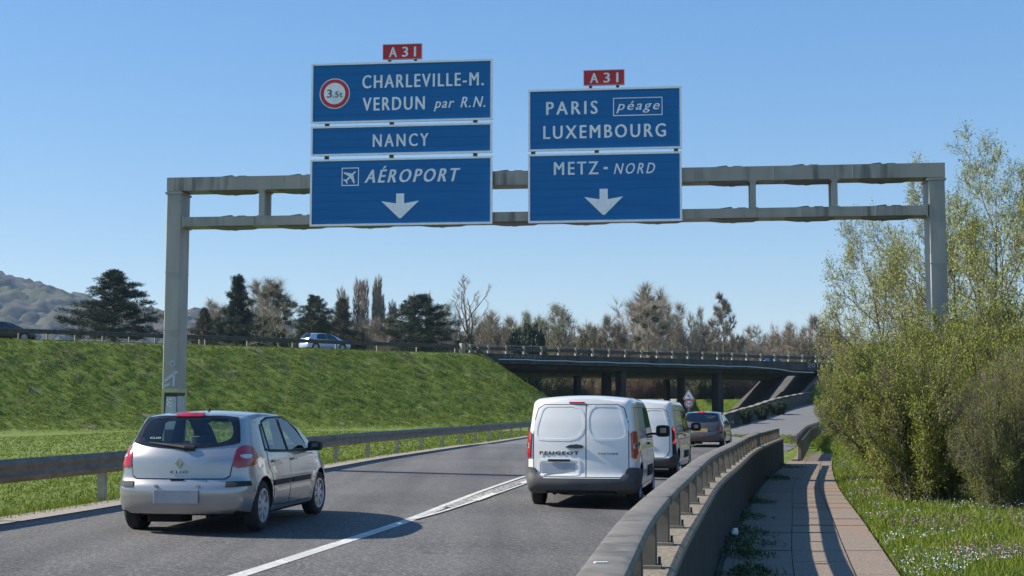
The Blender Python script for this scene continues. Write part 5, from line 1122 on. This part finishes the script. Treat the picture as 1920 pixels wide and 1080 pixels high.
def poplar(seed, H=16):
    def fn():
        rn = random.Random(seed); tw, cw = Wood(), Wood(); tw.tube([(rn.gauss(0, .05), rn.gauss(0, .05), H * i / 8) for i in range(9)], [.25 - .22 * i / 8 for i in range(9)], 6, 0); tips = []
        for k in range(110):
            t = .06 + .9 * k / 110; az = k * 2.4; L = H * .20 * (1.1 - t * .75) * rn.uniform(.7, 1.2); z = H * t; q = []; 
            for s in range(5):
                u = s / 4; rad = (.10 + .75 * math.sin(min(1, u * 1.3) * 1.57)) * (1 - t * .55); q.append(Vector((rad * math.cos(az), rad * math.sin(az), z + L * u)) + Vector((rn.gauss(0, .06), rn.gauss(0, .06), 0)))
            cw.tube([tuple(v) for v in q], [.05, .04, .032, .024, .012], 3, 0)
            for s in range(1, 5): tips.append((q[s], Vector((math.cos(az) * .25, math.sin(az) * .25, 1)).normalized(), 1))
        twigs(cw, tips, 11, .9, .04, 0, .22, .3); return tw, cw, [m_bark_l], [m_twig_p]
    return fn
def thicket(seed, H=5, Rr=3, n=34, mtw=None, leafn=0, mleaf=None, leafs=.05, tw=.018, tw_n=10, L=.6, spread=.8, ux=.9):
    def fn():
        rn = random.Random(seed); cw, tw_ = Wood(), Wood(); tips = []
        for k in range(n):
            a = rn.uniform(0, 6.28); r = Rr * .45 * math.sqrt(rn.random()); b = Vector((r * math.cos(a), r * math.sin(a), -.1)); out_ = rn.uniform(.1, ux); d = Vector((math.cos(a) * out_, math.sin(a) * out_, 1)).normalized()
            LL = min(H * rn.uniform(.7, 1.08), Rr * 1.25 / max(.15, math.hypot(d.x, d.y))); q = [b.copy()]
            for s in range(7): d = (d + Vector((rn.gauss(0, .12), rn.gauss(0, .12), rn.gauss(0, .08) - .03))).normalized(); q.append(q[-1] + d * LL / 7)
            tw_.tube([tuple(v) for v in q], [.045 - .036 * s / 7 for s in range(8)], 4, 0)
            for s in range(1, 8):
                for _ in range(3):
                    e = (d + Vector((rn.gauss(0, .8), rn.gauss(0, .8), rn.gauss(.15, .5)))).normalized(); sub = [q[s], q[s] + e * .35 * H / 4, q[s] + (e + Vector((rn.gauss(0, .3), rn.gauss(0, .3), .1))).normalized() * .75 * H / 4]
                    cw.tube([tuple(v) for v in sub], [.014, .010, .005], 3, 0); tips += [(sub[1], e, 1), (sub[2], e, 1), (sub[1].lerp(sub[2], .5), e, 1)]
        E = twigs(cw, tips, tw_n, L, tw, 0, spread, .1); mats = [mtw or m_twig]
        if tw < .012: E = E[vnoise(E[:, 0] + .7 * E[:, 2], E[:, 1] + 1.1 * E[:, 2], 1.9, 61) * .6 + vnoise(E[:, 0] - .9 * E[:, 2], E[:, 1] + .5 * E[:, 2], 3.7, 62) * .4 > .40]
        if leafn:
            for q_, ml in enumerate(mleaf): Q = np.repeat(E[q_::len(mleaf)], leafn, 0); cw.leaves(Q + rng.normal(size=Q.shape) * .06, leafs, 1 + q_)
            mats += mleaf
        return tw_, cw, [m_bark], mats
    return fn
vase = lambda t: .75 + .35 * t
proto('bare_tree', lambda: spread_tree(11, 12, tw_n=8, tw_w=.028, tw_L=1.3, mc=m_twig, mt=m_bark, r=.2))
proto('pale_bare_tree', lambda: spread_tree(23, 12, tw_n=8, tw_L=1.4, lv=(12, 6, 5), ang=(30, 32, 36), up=(.02, .13, .15, .12), mc=m_twig_p, mt=m_bark_l, start=.12, ratio=(.62, .42, .42), shape=lambda t: 1.1 - .6 * t, tw_w=.027, r=.2))
proto('sparse_mistletoe_tree', lambda: spread_tree(37, 13, tw_n=8, tw_w=.027, tw_L=1.4, lv=(12, 7, 4), ang=(34, 36, 40), mc=m_twig_p, mt=m_bark_l, start=.15, ratio=(.6, .42, .45), extra=balls(9, .3, .5, m_mistle), r=.2))
proto('mistletoe_tree', lambda: spread_tree(31, 13, tw_n=8, tw_w=.028, tw_L=1.35, lv=(12, 7, 4), ang=(40, 40, 40), mc=m_twig_p, mt=m_bark_l, start=.2, extra=balls(30, .35, .75, m_mistle), r=.2))
proto('upright_tree', lambda: spread_tree(41, 14, lv=(8, 4, 3), ang=(26, 22, 25), up=(.02, .22, .2, .2), mc=m_twig_p, mt=m_bark, start=.15, ratio=(.6, .45, .5), tw_n=3, tw_w=.034, tw_L=.7, extra=ivy(7, 5000), r=.26, thick=.7))
proto('ivy_tree', lambda: spread_tree(43, 12, tw_n=8, tw_w=.027, tw_L=1.3, lv=(10, 6, 5), ang=(38, 40, 40), mc=m_twig_p, mt=m_bark_l, start=.25, extra=lambda *a: (ivy(6, 7000)(*a), balls(12, .3, .55, m_mistle)(*a)), r=.22))
proto('alder_tree', lambda: spread_tree(53, 13, lv=(22, 6, 4), ang=(66, 45, 45), up=(.01, .05, .06, .05), mc=m_twig, mt=m_bark, start=.12, ratio=(.34, .42, .5), tw_n=12, tw_L=.9, tw_w=.028, shape=lambda t: 1.25 - 1.05 * t, r=.2))
proto('green_tree', lambda: spread_tree(61, 11, lv=(10, 6, 5), mc=m_twig, mt=m_bark, leafn=1, leafs=.085, mleaf=m_bud_far, tw_n=6, tw_w=.026, tw_L=1.1, r=.2))
proto('pine_tree', pine(71)); proto('broad_conifer', pine(77, 13, 4.8, conical=True, nl=78)); proto('conifer_tree', pine(73, 13, 3.6, conical=True, nl=80)); proto('brown_conifer', pine(79, 9, 3.4, m_needle_b, True, 40, 70))
proto('poplar_tree', poplar(83)); proto('thicket_shrub', thicket(91, 5, 3.2, mtw=m_twig)); proto('tan_shrub', thicket(93, 5, 3.2, mtw=m_twig_o, tw_n=13)); proto('red_shrub', thicket(95, 4, 3, mtw=m_twig_r, tw_n=9))
proto('olive_shrub', thicket(97, 4, 3.2, mtw=m_twig, leafn=2, mleaf=[m_mistle], leafs=.10)); proto('ivy_shrub', thicket(99, 4.5, 2.2, mtw=m_bark, leafn=4, mleaf=[m_ivy], leafs=.12, ux=.5))
def ray_px(px, py):
    th = R(5.256); u = (540 - py) / 2500; dy = math.cos(th) - math.sin(th) * u; return (px - 960) / 2500 / dy, (math.sin(th) + math.cos(th) * u) / dy
def plant(kind, px, ytop, wpx, Y, label, cat='tree', group=None, base=None, rz=None, sink=0.0, name=None, h=None, lean=None):
    if Y >= 140 and px > 880 and 'hedge' not in label: Y += 26
    a, b = ray_px(px, ytop)
    while Y > 120 and up_coords(a * Y, Y)[0] > -32.5: Y += 1.0
    X = a * Y; zt = 1.45 + b * Y; z0 = float(ground_z(X, Y, False)) - .05 - sink if base is None else base
    P_, used = PROTO[kind]; hh = (zt - z0) if h is None else h; s = hh / P_['_h']; sx_ = wpx / 2500 * Y / P_['_w'] * (1.18 if Y > 120 else 1); rz = rng.uniform(0, 6.28) if rz is None else rz
    if not used: o = P_; PROTO[kind][1] = True; o.location = (X, Y, z0); o.rotation_euler = (0, 0, rz); o.scale = (sx_, sx_, s); tag(o, label, cat, group)
    else: o = dup(P_, (X, Y, z0), rz, (sx_, sx_, s), label, group); o['category'] = cat
    if not group and 'group' in o: del o['group']
    if lean: o.rotation_euler = (lean[0], lean[1], rz)
    if name: o.name = name
    return o
BG = 'trees behind the upper road'
plant('broad_conifer', 215, 506, 150, 134, 'broad dark pine left of the gantry post, in front of the hill')
plant('pine_tree', 588, 553, 68, 150, 'small dark pine behind the pale silver car on the embankment')
plant('pine_tree', 790, 552, 112, 152, 'dark pine with dense crown right of the tall bare poplars', rz=1.0)
plant('conifer_tree', 447, 516, 88, 142, 'tall narrow dark conifer right of the left gantry post')
plant('brown_conifer', 383, 577, 62, 140, 'low brownish conifer just right of the left gantry post')
plant('brown_conifer', 640, 560, 80, 158, 'olive brown conifer standing before the bare poplars')
plant('mistletoe_tree', 530, 516, 110, 160, 'bare tree full of round mistletoe clumps right of the narrow dark conifer', group=None)
plant('sparse_mistletoe_tree', 1195, 526, 110, 172, 'tall bare tree with a few mistletoe balls above the bridge')
for px, top, w in ((652, 535, 20), (668, 516, 22), (684, 522, 18), (700, 514, 18), (712, 528, 20), (724, 545, 22), (745, 560, 18), (640, 550, 18), (775, 548, 14), (808, 545, 14)):
    plant('poplar_tree', px, top, w * 1.1, 185, 'slim bare poplar in the row of poplars left of the dark dense pine', group='bare poplars in a row', lean=(0, R(-4), 0))
plant('upright_tree', 878, 512, 78, 150, 'leafless tree with a few long upright limbs where the bridge railing starts')
plant('pale_bare_tree', 1268, 550, 75, 165, 'pale bare fan-shaped tree right of the mistletoe tree above the bridge')
plant('pale_bare_tree', 480, 545, 90, 175, 'pale bare tree behind the narrow dark conifer')
plant('pale_bare_tree', 405, 555, 60, 180, 'thin bare tree between the brownish and the narrow dark conifer')
plant('alder_tree', 1355, 545, 80, 158, 'dark brown cone-shaped bare tree above the right half of the bridge')
plant('alder_tree', 1330, 600, 60, 175, 'small brown bare tree at the left foot of the cone-shaped one')
plant('bare_tree', 1412, 604, 62, 160, 'small rounded bare tree right of the cone-shaped brown tree')
plant('bare_tree', 1140, 585, 70, 170, 'low spreading bare tree left of the mistletoe tree above the bridge')
plant('bare_tree', 1530, 585, 90, 165, 'grey bare tree behind the right end of the bridge')
plant('pale_bare_tree', 1500, 600, 60, 175, 'pale thin bare tree left of the grey one at the right end of the bridge')
plant('green_tree', 1060, 565, 100, 165, 'loose tree in pale green leaf above the middle of the bridge')
plant('green_tree', 1000, 580, 70, 178, 'small pale green tree left of the loose pale green one')
plant('green_tree', 845, 565, 60, 172, 'greenish tree between the dark dense pine and the upright bare tree')
plant('green_tree', 1305, 572, 46, 178, 'narrow pale green tree left of the cone-shaped brown tree')
plant('green_tree', 1535, 605, 60, 180, 'faint green tree behind the right end of the bridge')
plant('ivy_tree', 1215, 560, 80, 160, 'bare tree with ivy round its stems above the bridge')
plant('ivy_shrub', 990, 608, 58, 150, 'round dark evergreen shrub standing above the left half of the bridge', 'shrub')
plant('ivy_shrub', 585, 608, 40, 155, 'small dark evergreen shrub behind the pale silver car', 'shrub')
k = 0
for px in list(range(360, 1600, 42)):
    Yk = 168 + (k * 37) % 22; kind = ('thicket_shrub', 'tan_shrub', 'thicket_shrub', 'olive_shrub', 'tan_shrub')[k % 5]
    top = (608, 598, 612, 592, 604)[(k * 3) % 5] + (0 if px < 1100 else 14); k += 1
    plant(kind, px + (k * 7) % 11, top, 78, Yk, 'leafless brown shrub in the thicket along the far side of the upper road', 'shrub', 'leafless shrubs behind the upper road')
for px, top in ((600, 580), (690, 590), (740, 585), (900, 585), (945, 578), (980, 590), (1095, 600), (1165, 600), (1240, 610), (1450, 625), (1480, 618), (1560, 610)):
    plant('bare_tree' if k % 2 else 'pale_bare_tree', px, top, 80, 172 + (k * 13) % 16, 'thin leafless tree rising from the brown thicket behind the upper road', group='thin bare trees in the thicket'); k += 1
# brush seen under the bridge
k = 0
for px in range(1040, 1480, 26):
    kind = ('olive_shrub', 'red_shrub', 'olive_shrub', 'red_shrub', 'thicket_shrub')[k % 5] if px > 1180 else ('olive_shrub', 'tan_shrub')[k % 2]
    plant(kind, px, 694 + (k * 5) % 9, 62, 184 + (k * 7) % 10, 'brushy shrub of the hedge seen beneath the bridge deck', 'shrub', 'hedge shrubs seen under the bridge'); k += 1
# ---- right-hand side: budding trees and the tall hedge of shrubs beside the path
proto('budding_tree', lambda: spread_tree(117, 9, lv=(15, 9, 6), ang=(42, 38, 40), up=(.02, .10, .10, .08), mt=m_bark, mc=m_bark, start=.10, ratio=(.62, .45, .45), shape=lambda t: 1.12 - .55 * t, tw_n=3, tw_L=.34, tw_w=.016, leafn=2, leafs=.047, mleaf=m_bud, r=.16, thick=.55))
proto('leaning_tree', lambda: spread_tree(131, 8, lv=(14, 9, 6), ang=(48, 40, 42), up=(.03, .06, .06, .05), mt=m_bark, mc=m_bark, start=.08, ratio=(.62, .45, .45), shape=lambda t: 1.1 - .45 * t, tw_n=3, tw_L=.34, tw_w=.016, leafn=2, leafs=.050, mleaf=m_bud_y, r=.14, lean=(-.18, 0, 1)))
proto('shrub', thicket(141, 3.4, 2.3, 60, mtw=m_bark, leafn=4, mleaf=[m_leaf, m_leaf_b], leafs=.036, tw=.010, tw_n=9, L=.34, spread=.9))
proto('twiggy_shrub', thicket(147, 3.2, 2.0, 70, mtw=m_bark, leafn=3, mleaf=[m_leaf], leafs=.030, tw=.011, tw_n=7, L=.5, spread=.7))
proto('yellow_shrub', thicket(151, 3.2, 2.0, 30, mtw=m_twig, leafn=3, mleaf=[m_leaf_y, m_leaf_b], leafs=.05, tw=.014, tw_n=5, L=.4))
plant('budding_tree', 1852, 250, 330, 40, 'tall many-stemmed tree with fine yellow-green buds behind the right gantry post')
plant('budding_tree', 1790, 290, 250, 46, 'budding tree whose crown shows left of the tall many-stemmed one', rz=2.2)
plant('budding_tree', 1960, 275, 300, 38, 'budding tree cut by the right edge of the photo', rz=4)
plant('leaning_tree', 1735, 345, 300, 48, 'budding tree whose branches fan out around the right gantry post', rz=.8)
plant('leaning_tree', 1680, 395, 300, 43, 'low yellow-green tree spreading left of the right gantry post', rz=0)
SH = [('shrub', 1730, 640, 290, 23.5, 'olive green shrub nearest the flowers and the end of the slab path'), ('twiggy_shrub', 1880, 680, 190, 21.5, 'bare-stemmed brown shrub at the right edge beside the flowers'), ('shrub', 1900, 600, 330, 26, 'tall olive shrub behind the bare-stemmed brown one'),
      ('shrub', 1690, 625, 250, 32, 'tall olive shrub hiding the foot of the right gantry post'), ('shrub', 1800, 600, 280, 33, 'large green shrub right of the right gantry post'), ('shrub', 1640, 650, 170, 42, 'green shrub leaning over the grass where the slab path ends'),
      ('shrub', 1780, 600, 260, 29, 'broad olive shrub in the middle of the hedge'), ('shrub', 1592, 680, 110, 58, 'dark green rounded shrub closest to the end of the ramp balustrade'), ('yellow_shrub', 1600, 622, 120, 64, 'shrub with yellow blossom above the right end of the bridge'),
      ('shrub', 1660, 640, 150, 56, 'green shrub between the yellow blossom and the gantry post'), ('shrub', 1960, 560, 330, 31, 'tall green shrub at the right edge of the photo'), ('shrub', 1850, 560, 300, 28, 'tallest olive shrub, rising right of the gantry post'), ('twiggy_shrub', 1945, 640, 200, 24, 'tangle of bare brown stems cut by the right edge')]
for kd, px, top, w, Y, lb in SH: plant(kd, px, top, w, Y, lb, 'shrub')
for i_, (px, Y, w) in enumerate(((1395, 97.5, 26), (1425, 103, 30), (1455, 110, 34), (1492, 122, 30), (1525, 133, 30))):
    plant('ivy_shrub', px + 4, 752 - i_ * 5, w, Y + 4.5, 'low scrub behind the stone wall of the ramp, %s from its left end' % ('first', 'second', 'third', 'fourth', 'fifth')[i_], 'shrub', 'scrub along the stone wall', h=1.2)
for kd, v in PROTO.items():
    if '_h' in v[0]: pass
for o in list(C.objects):
    for q in ('_h', '_w'):
        if q in o: del o[q]
# ------------------------------------------------------------------ grass, flowers, weeds
GM_ = [mat('grass_blade', (.085, .135, .006), (.13, .18, .010), rough=.8, scale=.9, trans=.3), mat('grass_blade_pale', (.18, .22, .018), (.23, .26, .03), rough=.8, scale=.9, trans=.3), mat('grass_blade_dark', (.022, .045, .004), (.04, .07, .006), rough=.8, scale=.9, trans=.25), mat('dry_grass', (.22, .17, .11), (.17, .13, .085), rough=.9, scale=.9)]
def meadow(name, X, Y, h, w, lean=.35, probs=(.5, .25, .2, .05), nb=3, seedmask=None):
    n = len(X); Z = ground_z(X, Y) - .01; P = np.repeat(np.c_[X, Y, Z], nb, 0); H = np.repeat(h, nb) * rng.uniform(.5, 1.3, n * nb); Wd = np.repeat(w, nb); P[:, :2] += rng.normal(size=(n * nb, 2)) * np.repeat(h, nb)[:, None] * .35
    d = np.c_[rng.normal(size=(n * nb, 2)) * lean, np.ones(n * nb)]; d /= np.linalg.norm(d, axis=1)[:, None]; az = rng.uniform(0, math.pi, n * nb); sd = np.c_[np.cos(az), np.sin(az), 0 * az]
    V = np.stack([P - sd * Wd[:, None] / 2, P + sd * Wd[:, None] / 2, P + d * H[:, None]], 1).reshape(-1, 3)
    clump = vnoise(P[:, 0], P[:, 1], 2.3, 12); r = rng.uniform(0, 1, n * nb) * .6 + clump * .4; cp = np.cumsum(probs); mi = np.searchsorted(cp, np.clip(r, 0, .999)); 
    if seedmask is not None: mi = np.where(np.repeat(seedmask, nb) & (rng.uniform(0, 1, n * nb) < .55), 3, mi)
    return npmesh(name, V, np.arange(3 * n * nb).reshape(-1, 3), GM_, None, np.clip(mi, 0, 3))
def logY(n, a, b): return a * (b / a) ** rng.uniform(0, 1, n)
n = 60000; Y = logY(n, 11, 90); X = interp(LE, Y) - .35 - rng.uniform(0, 1, n) ** 1.5 * np.minimum(Y * .55, 26); k = (X / Y > -.45); X, Y = X[k], Y[k]; near = np.abs(X - interp(RAIL, Y)) < .5
tag(meadow('verge_grass', X, Y, .05 + .0004 * Y + .09 * near * rng.uniform(0, 1, len(X)), .006 + .0006 * Y), 'green grass on the verge and field left of the road', 'grass', kind='stuff')
n = 70000; Y = logY(n, 9, 75); X = interp(PATH_R, Y) + .0 + rng.uniform(0, 1, n) ** 1.3 * np.minimum(2 + Y * .25, 9); k = X / Y < .45; X, Y = X[k], Y[k]
fl = vnoise(X, Y, .8, 21)
tag(meadow('path_grass', X, Y, .05 + .0012 * Y + .07 * rng.uniform(0, 1, len(X)), .006 + .0005 * Y, .5), 'bright green grass between the slab path and the shrubs', 'grass', kind='stuff')
# embankment: rough grassy tussocks
n = 190000; t = rng.uniform(0, 1, n); q = resample([(a, b) for a, b in UP if -90 < a < 70], 1.0); ii = (t * (len(q) - 1)).astype(int); nn = offset(q, 1) - q[:, :2]
dist_ = rng.uniform(.1, 12.5, n); X = q[ii, 0] + nn[ii, 0] * dist_ + rng.normal(size=n) * .5; Y = q[ii, 1] + nn[ii, 1] * dist_ + rng.normal(size=n) * .5
d_, s_ = up_coords(X, Y); s_ = s_ - SKEW * np.clip(-d_, 0, None); e_ = np.minimum(s_ - S0, S1 - s_); ok = ((e_ < 7) & (np.abs(X / Y) < .45) & ~((X > interp(RAMP_L, Y) - 1.5) & (X < interp(RE, Y) + .4)) & ~((X > interp(RAIL, Y) - .3) & (X < interp(RE, Y) + .5) & (Y > 60) & (e_ > 0) & (X < interp(RAMP_L, Y)) & (ground_z(X, Y) < .3))); ok &= ~((e_ > .3) & (d_ < .2))
X, Y = X[ok], Y[ok]; cl = vnoise(X, Y, 2.2, 31) * .45 + vnoise(X, Y, 4.6, 32) * .55; dd2, _ = up_coords(X, Y); dry = (vnoise(X, Y, .45, 33) > .66) & (dd2 < 4.5)
k = (cl > .30); X, Y, cl, dry = X[k], Y[k], cl[k], dry[k]
tag(meadow('embankment_grass', X, Y, .09 + .24 * np.clip(cl - .30, 0, 1), np.full(len(X), .045), .8, (.50, .24, .22, .04), 3, dry), 'tussocky dark and light green grass covering the embankment slope', 'grass', kind='stuff')
m_fw = mat('white_petal', (.70, .74, .80), rough=.7); m_fb = mat('pale_blue_petal', (.38, .50, .68), rough=.7); m_fp = mat('purple_petal', (.20, .11, .17), (.28, .16, .22), rough=.8, scale=8)
n = 26000; Y = logY(n, 9, 45); X = interp(PATH_R, Y) + .05 + rng.uniform(0, 1, n) * np.minimum(1.2 + Y * .17, 5); c = vnoise(X, Y, .9, 41) * .6 + vnoise(X, Y, 2.5, 42) * .4; edge = np.exp(-(X - interp(PATH_R, Y)) / 1.6)
k = (c + .30 * edge > .80) & (X / Y < .45); X, Y = X[k], Y[k]; cw = Wood(); P = np.c_[X, Y, ground_z(X, Y) + rng.uniform(.05, .13, len(X)) + .0008 * Y]; h2 = rng.uniform(0, 1, len(X))
cw.leaves(P[h2 < .4], .0105, 0); cw.leaves(P[h2 >= .4], .0095, 1)
tag(cw.build('small_flowers', [m_fw, m_fb], None), 'tiny white and pale blue flowers sprinkled through the grass beside the slab path', 'flowers', kind='stuff')
n = 12000; Y = logY(n, 9, 42); X = interp(PATH_R, Y) + .2 + rng.uniform(0, 1, n) * np.minimum(1.5 + Y * .17, 5); c = vnoise(X, Y, .55, 51) * .6 + vnoise(X, Y, 2.0, 52) * .4; k = (c > .69) & (X / Y < .45); X, Y = X[k], Y[k]
P = np.c_[X, Y, ground_z(X, Y) + rng.uniform(.08, .18, len(X))]; cw = Wood(); Q = np.repeat(P, 3, 0) + rng.normal(size=(len(P) * 3, 3)) * [.012, .012, .03]; cw.leaves(Q, .014, 0)
tag(cw.build('purple_flowers', [m_fp], None), 'patches of low purple-brown flower spikes in the grass on the right', 'flowers', kind='stuff')
rn = random.Random(3)
for k_, (x, y, s_) in enumerate(((2.55, 14.9, .17), (2.75, 16.2, .20), (3.0, 17.6, .18), (3.5, 20.2, .17), (4.2, 23.5, .16), (2.35, 13.3, .12), (6.2, 31.5, .2), (7.6, 38, .25))):
    cw = Wood(); P = rng.normal(size=(260, 3)) * [s_, s_ * 1.3, .0] + [0, 0, .01]; P[:, 2] = rng.uniform(.0, .11, 260) * np.exp(-(P[:, 0] ** 2 + P[:, 1] ** 2) / (s_ * s_ * 2)); cw.leaves(P + [x, y, -.13], .022, 0); d = unit(160); d[:, 2] = abs(d[:, 2]); cw.blades(P[:160] + [x, y, -.15], d, .12, .01, 0)
    t = cw.build('weed', [mat('weed_leaf', (.04, .075, .018), (.065, .10, .025), rough=.7, scale=5)] if k_ == 0 else [bpy.data.materials['weed_leaf']], None); tag(t, 'flat leafy weed in the shadow at the foot of the low wall, ' + ('second', 'third', 'fourth', 'fifth', 'sixth', 'nearest', 'seventh', 'farthest')[k_] + ' along it', 'weed', 'weeds along the foot of the low wall')
b = MB(); rn = random.Random(8)
for _ in range(6): b.box((2.83 + rn.gauss(0, .02), 17.2 + rn.gauss(0, .02), -.11 + rn.uniform(0, .05)), (.07, .05, .04), rz=rn.uniform(0, 3), ch=.01)
tag(b.build('litter', m_white, None), 'crumpled white scrap of paper lying on the shaded slabs', 'litter')

# ordinals tell the members of a row apart
ORD = ['first', 'second', 'third', 'fourth', 'fifth', 'sixth', 'seventh', 'eighth', 'ninth', 'tenth', 'eleventh', 'twelfth', 'thirteenth', 'fourteenth', 'fifteenth', 'sixteenth', 'seventeenth', 'eighteenth', 'nineteenth', 'twentieth']
ORD += ['twenty-' + w for w in ORD[:9]] + ['thirtieth'] + ['thirty-' + w for w in ORD[:9]]
for g, txt in (('bare poplars in a row', 'slim bare poplar, %s from the left in the row of tall poplars'), ('leafless shrubs behind the upper road', 'leafless brown shrub, %s from the left in the thicket behind the upper road'),
               ('thin bare trees in the thicket', 'thin leafless tree, %s from the left of those rising from the brown thicket'), ('hedge shrubs seen under the bridge', 'brushy hedge shrub seen under the bridge deck, %s from the left')):
    row = sorted([o for o in C.objects if o.get('group') == g and not o.parent], key=lambda o: o.location.x / o.location.y)
    for i, o in enumerate(row): o['label'] = txt % ORD[i]
# ------------------------------------------------------------------ the air: even thin haze round the whole scene
b = MB(); b.box((0, 4500, 124), (24000, 24000, 252)); hz = b.build('haze', None) if False else b
hm = bpy.data.materials.new('haze_air'); hm.use_nodes = True; n_ = hm.node_tree; n_.nodes.remove(n_.nodes['Principled BSDF']); pv = n_.nodes.new('ShaderNodeVolumePrincipled')
pv.inputs['Color'].default_value = (.50, .72, 1, 1); pv.inputs['Density'].default_value = HAZE; pv.inputs['Anisotropy'].default_value = .2
n_.links.new(pv.outputs[0], n_.nodes['Material Output'].inputs['Volume'])
if HAZE > 0: tag(b.build('haze', hm), kind='stuff')
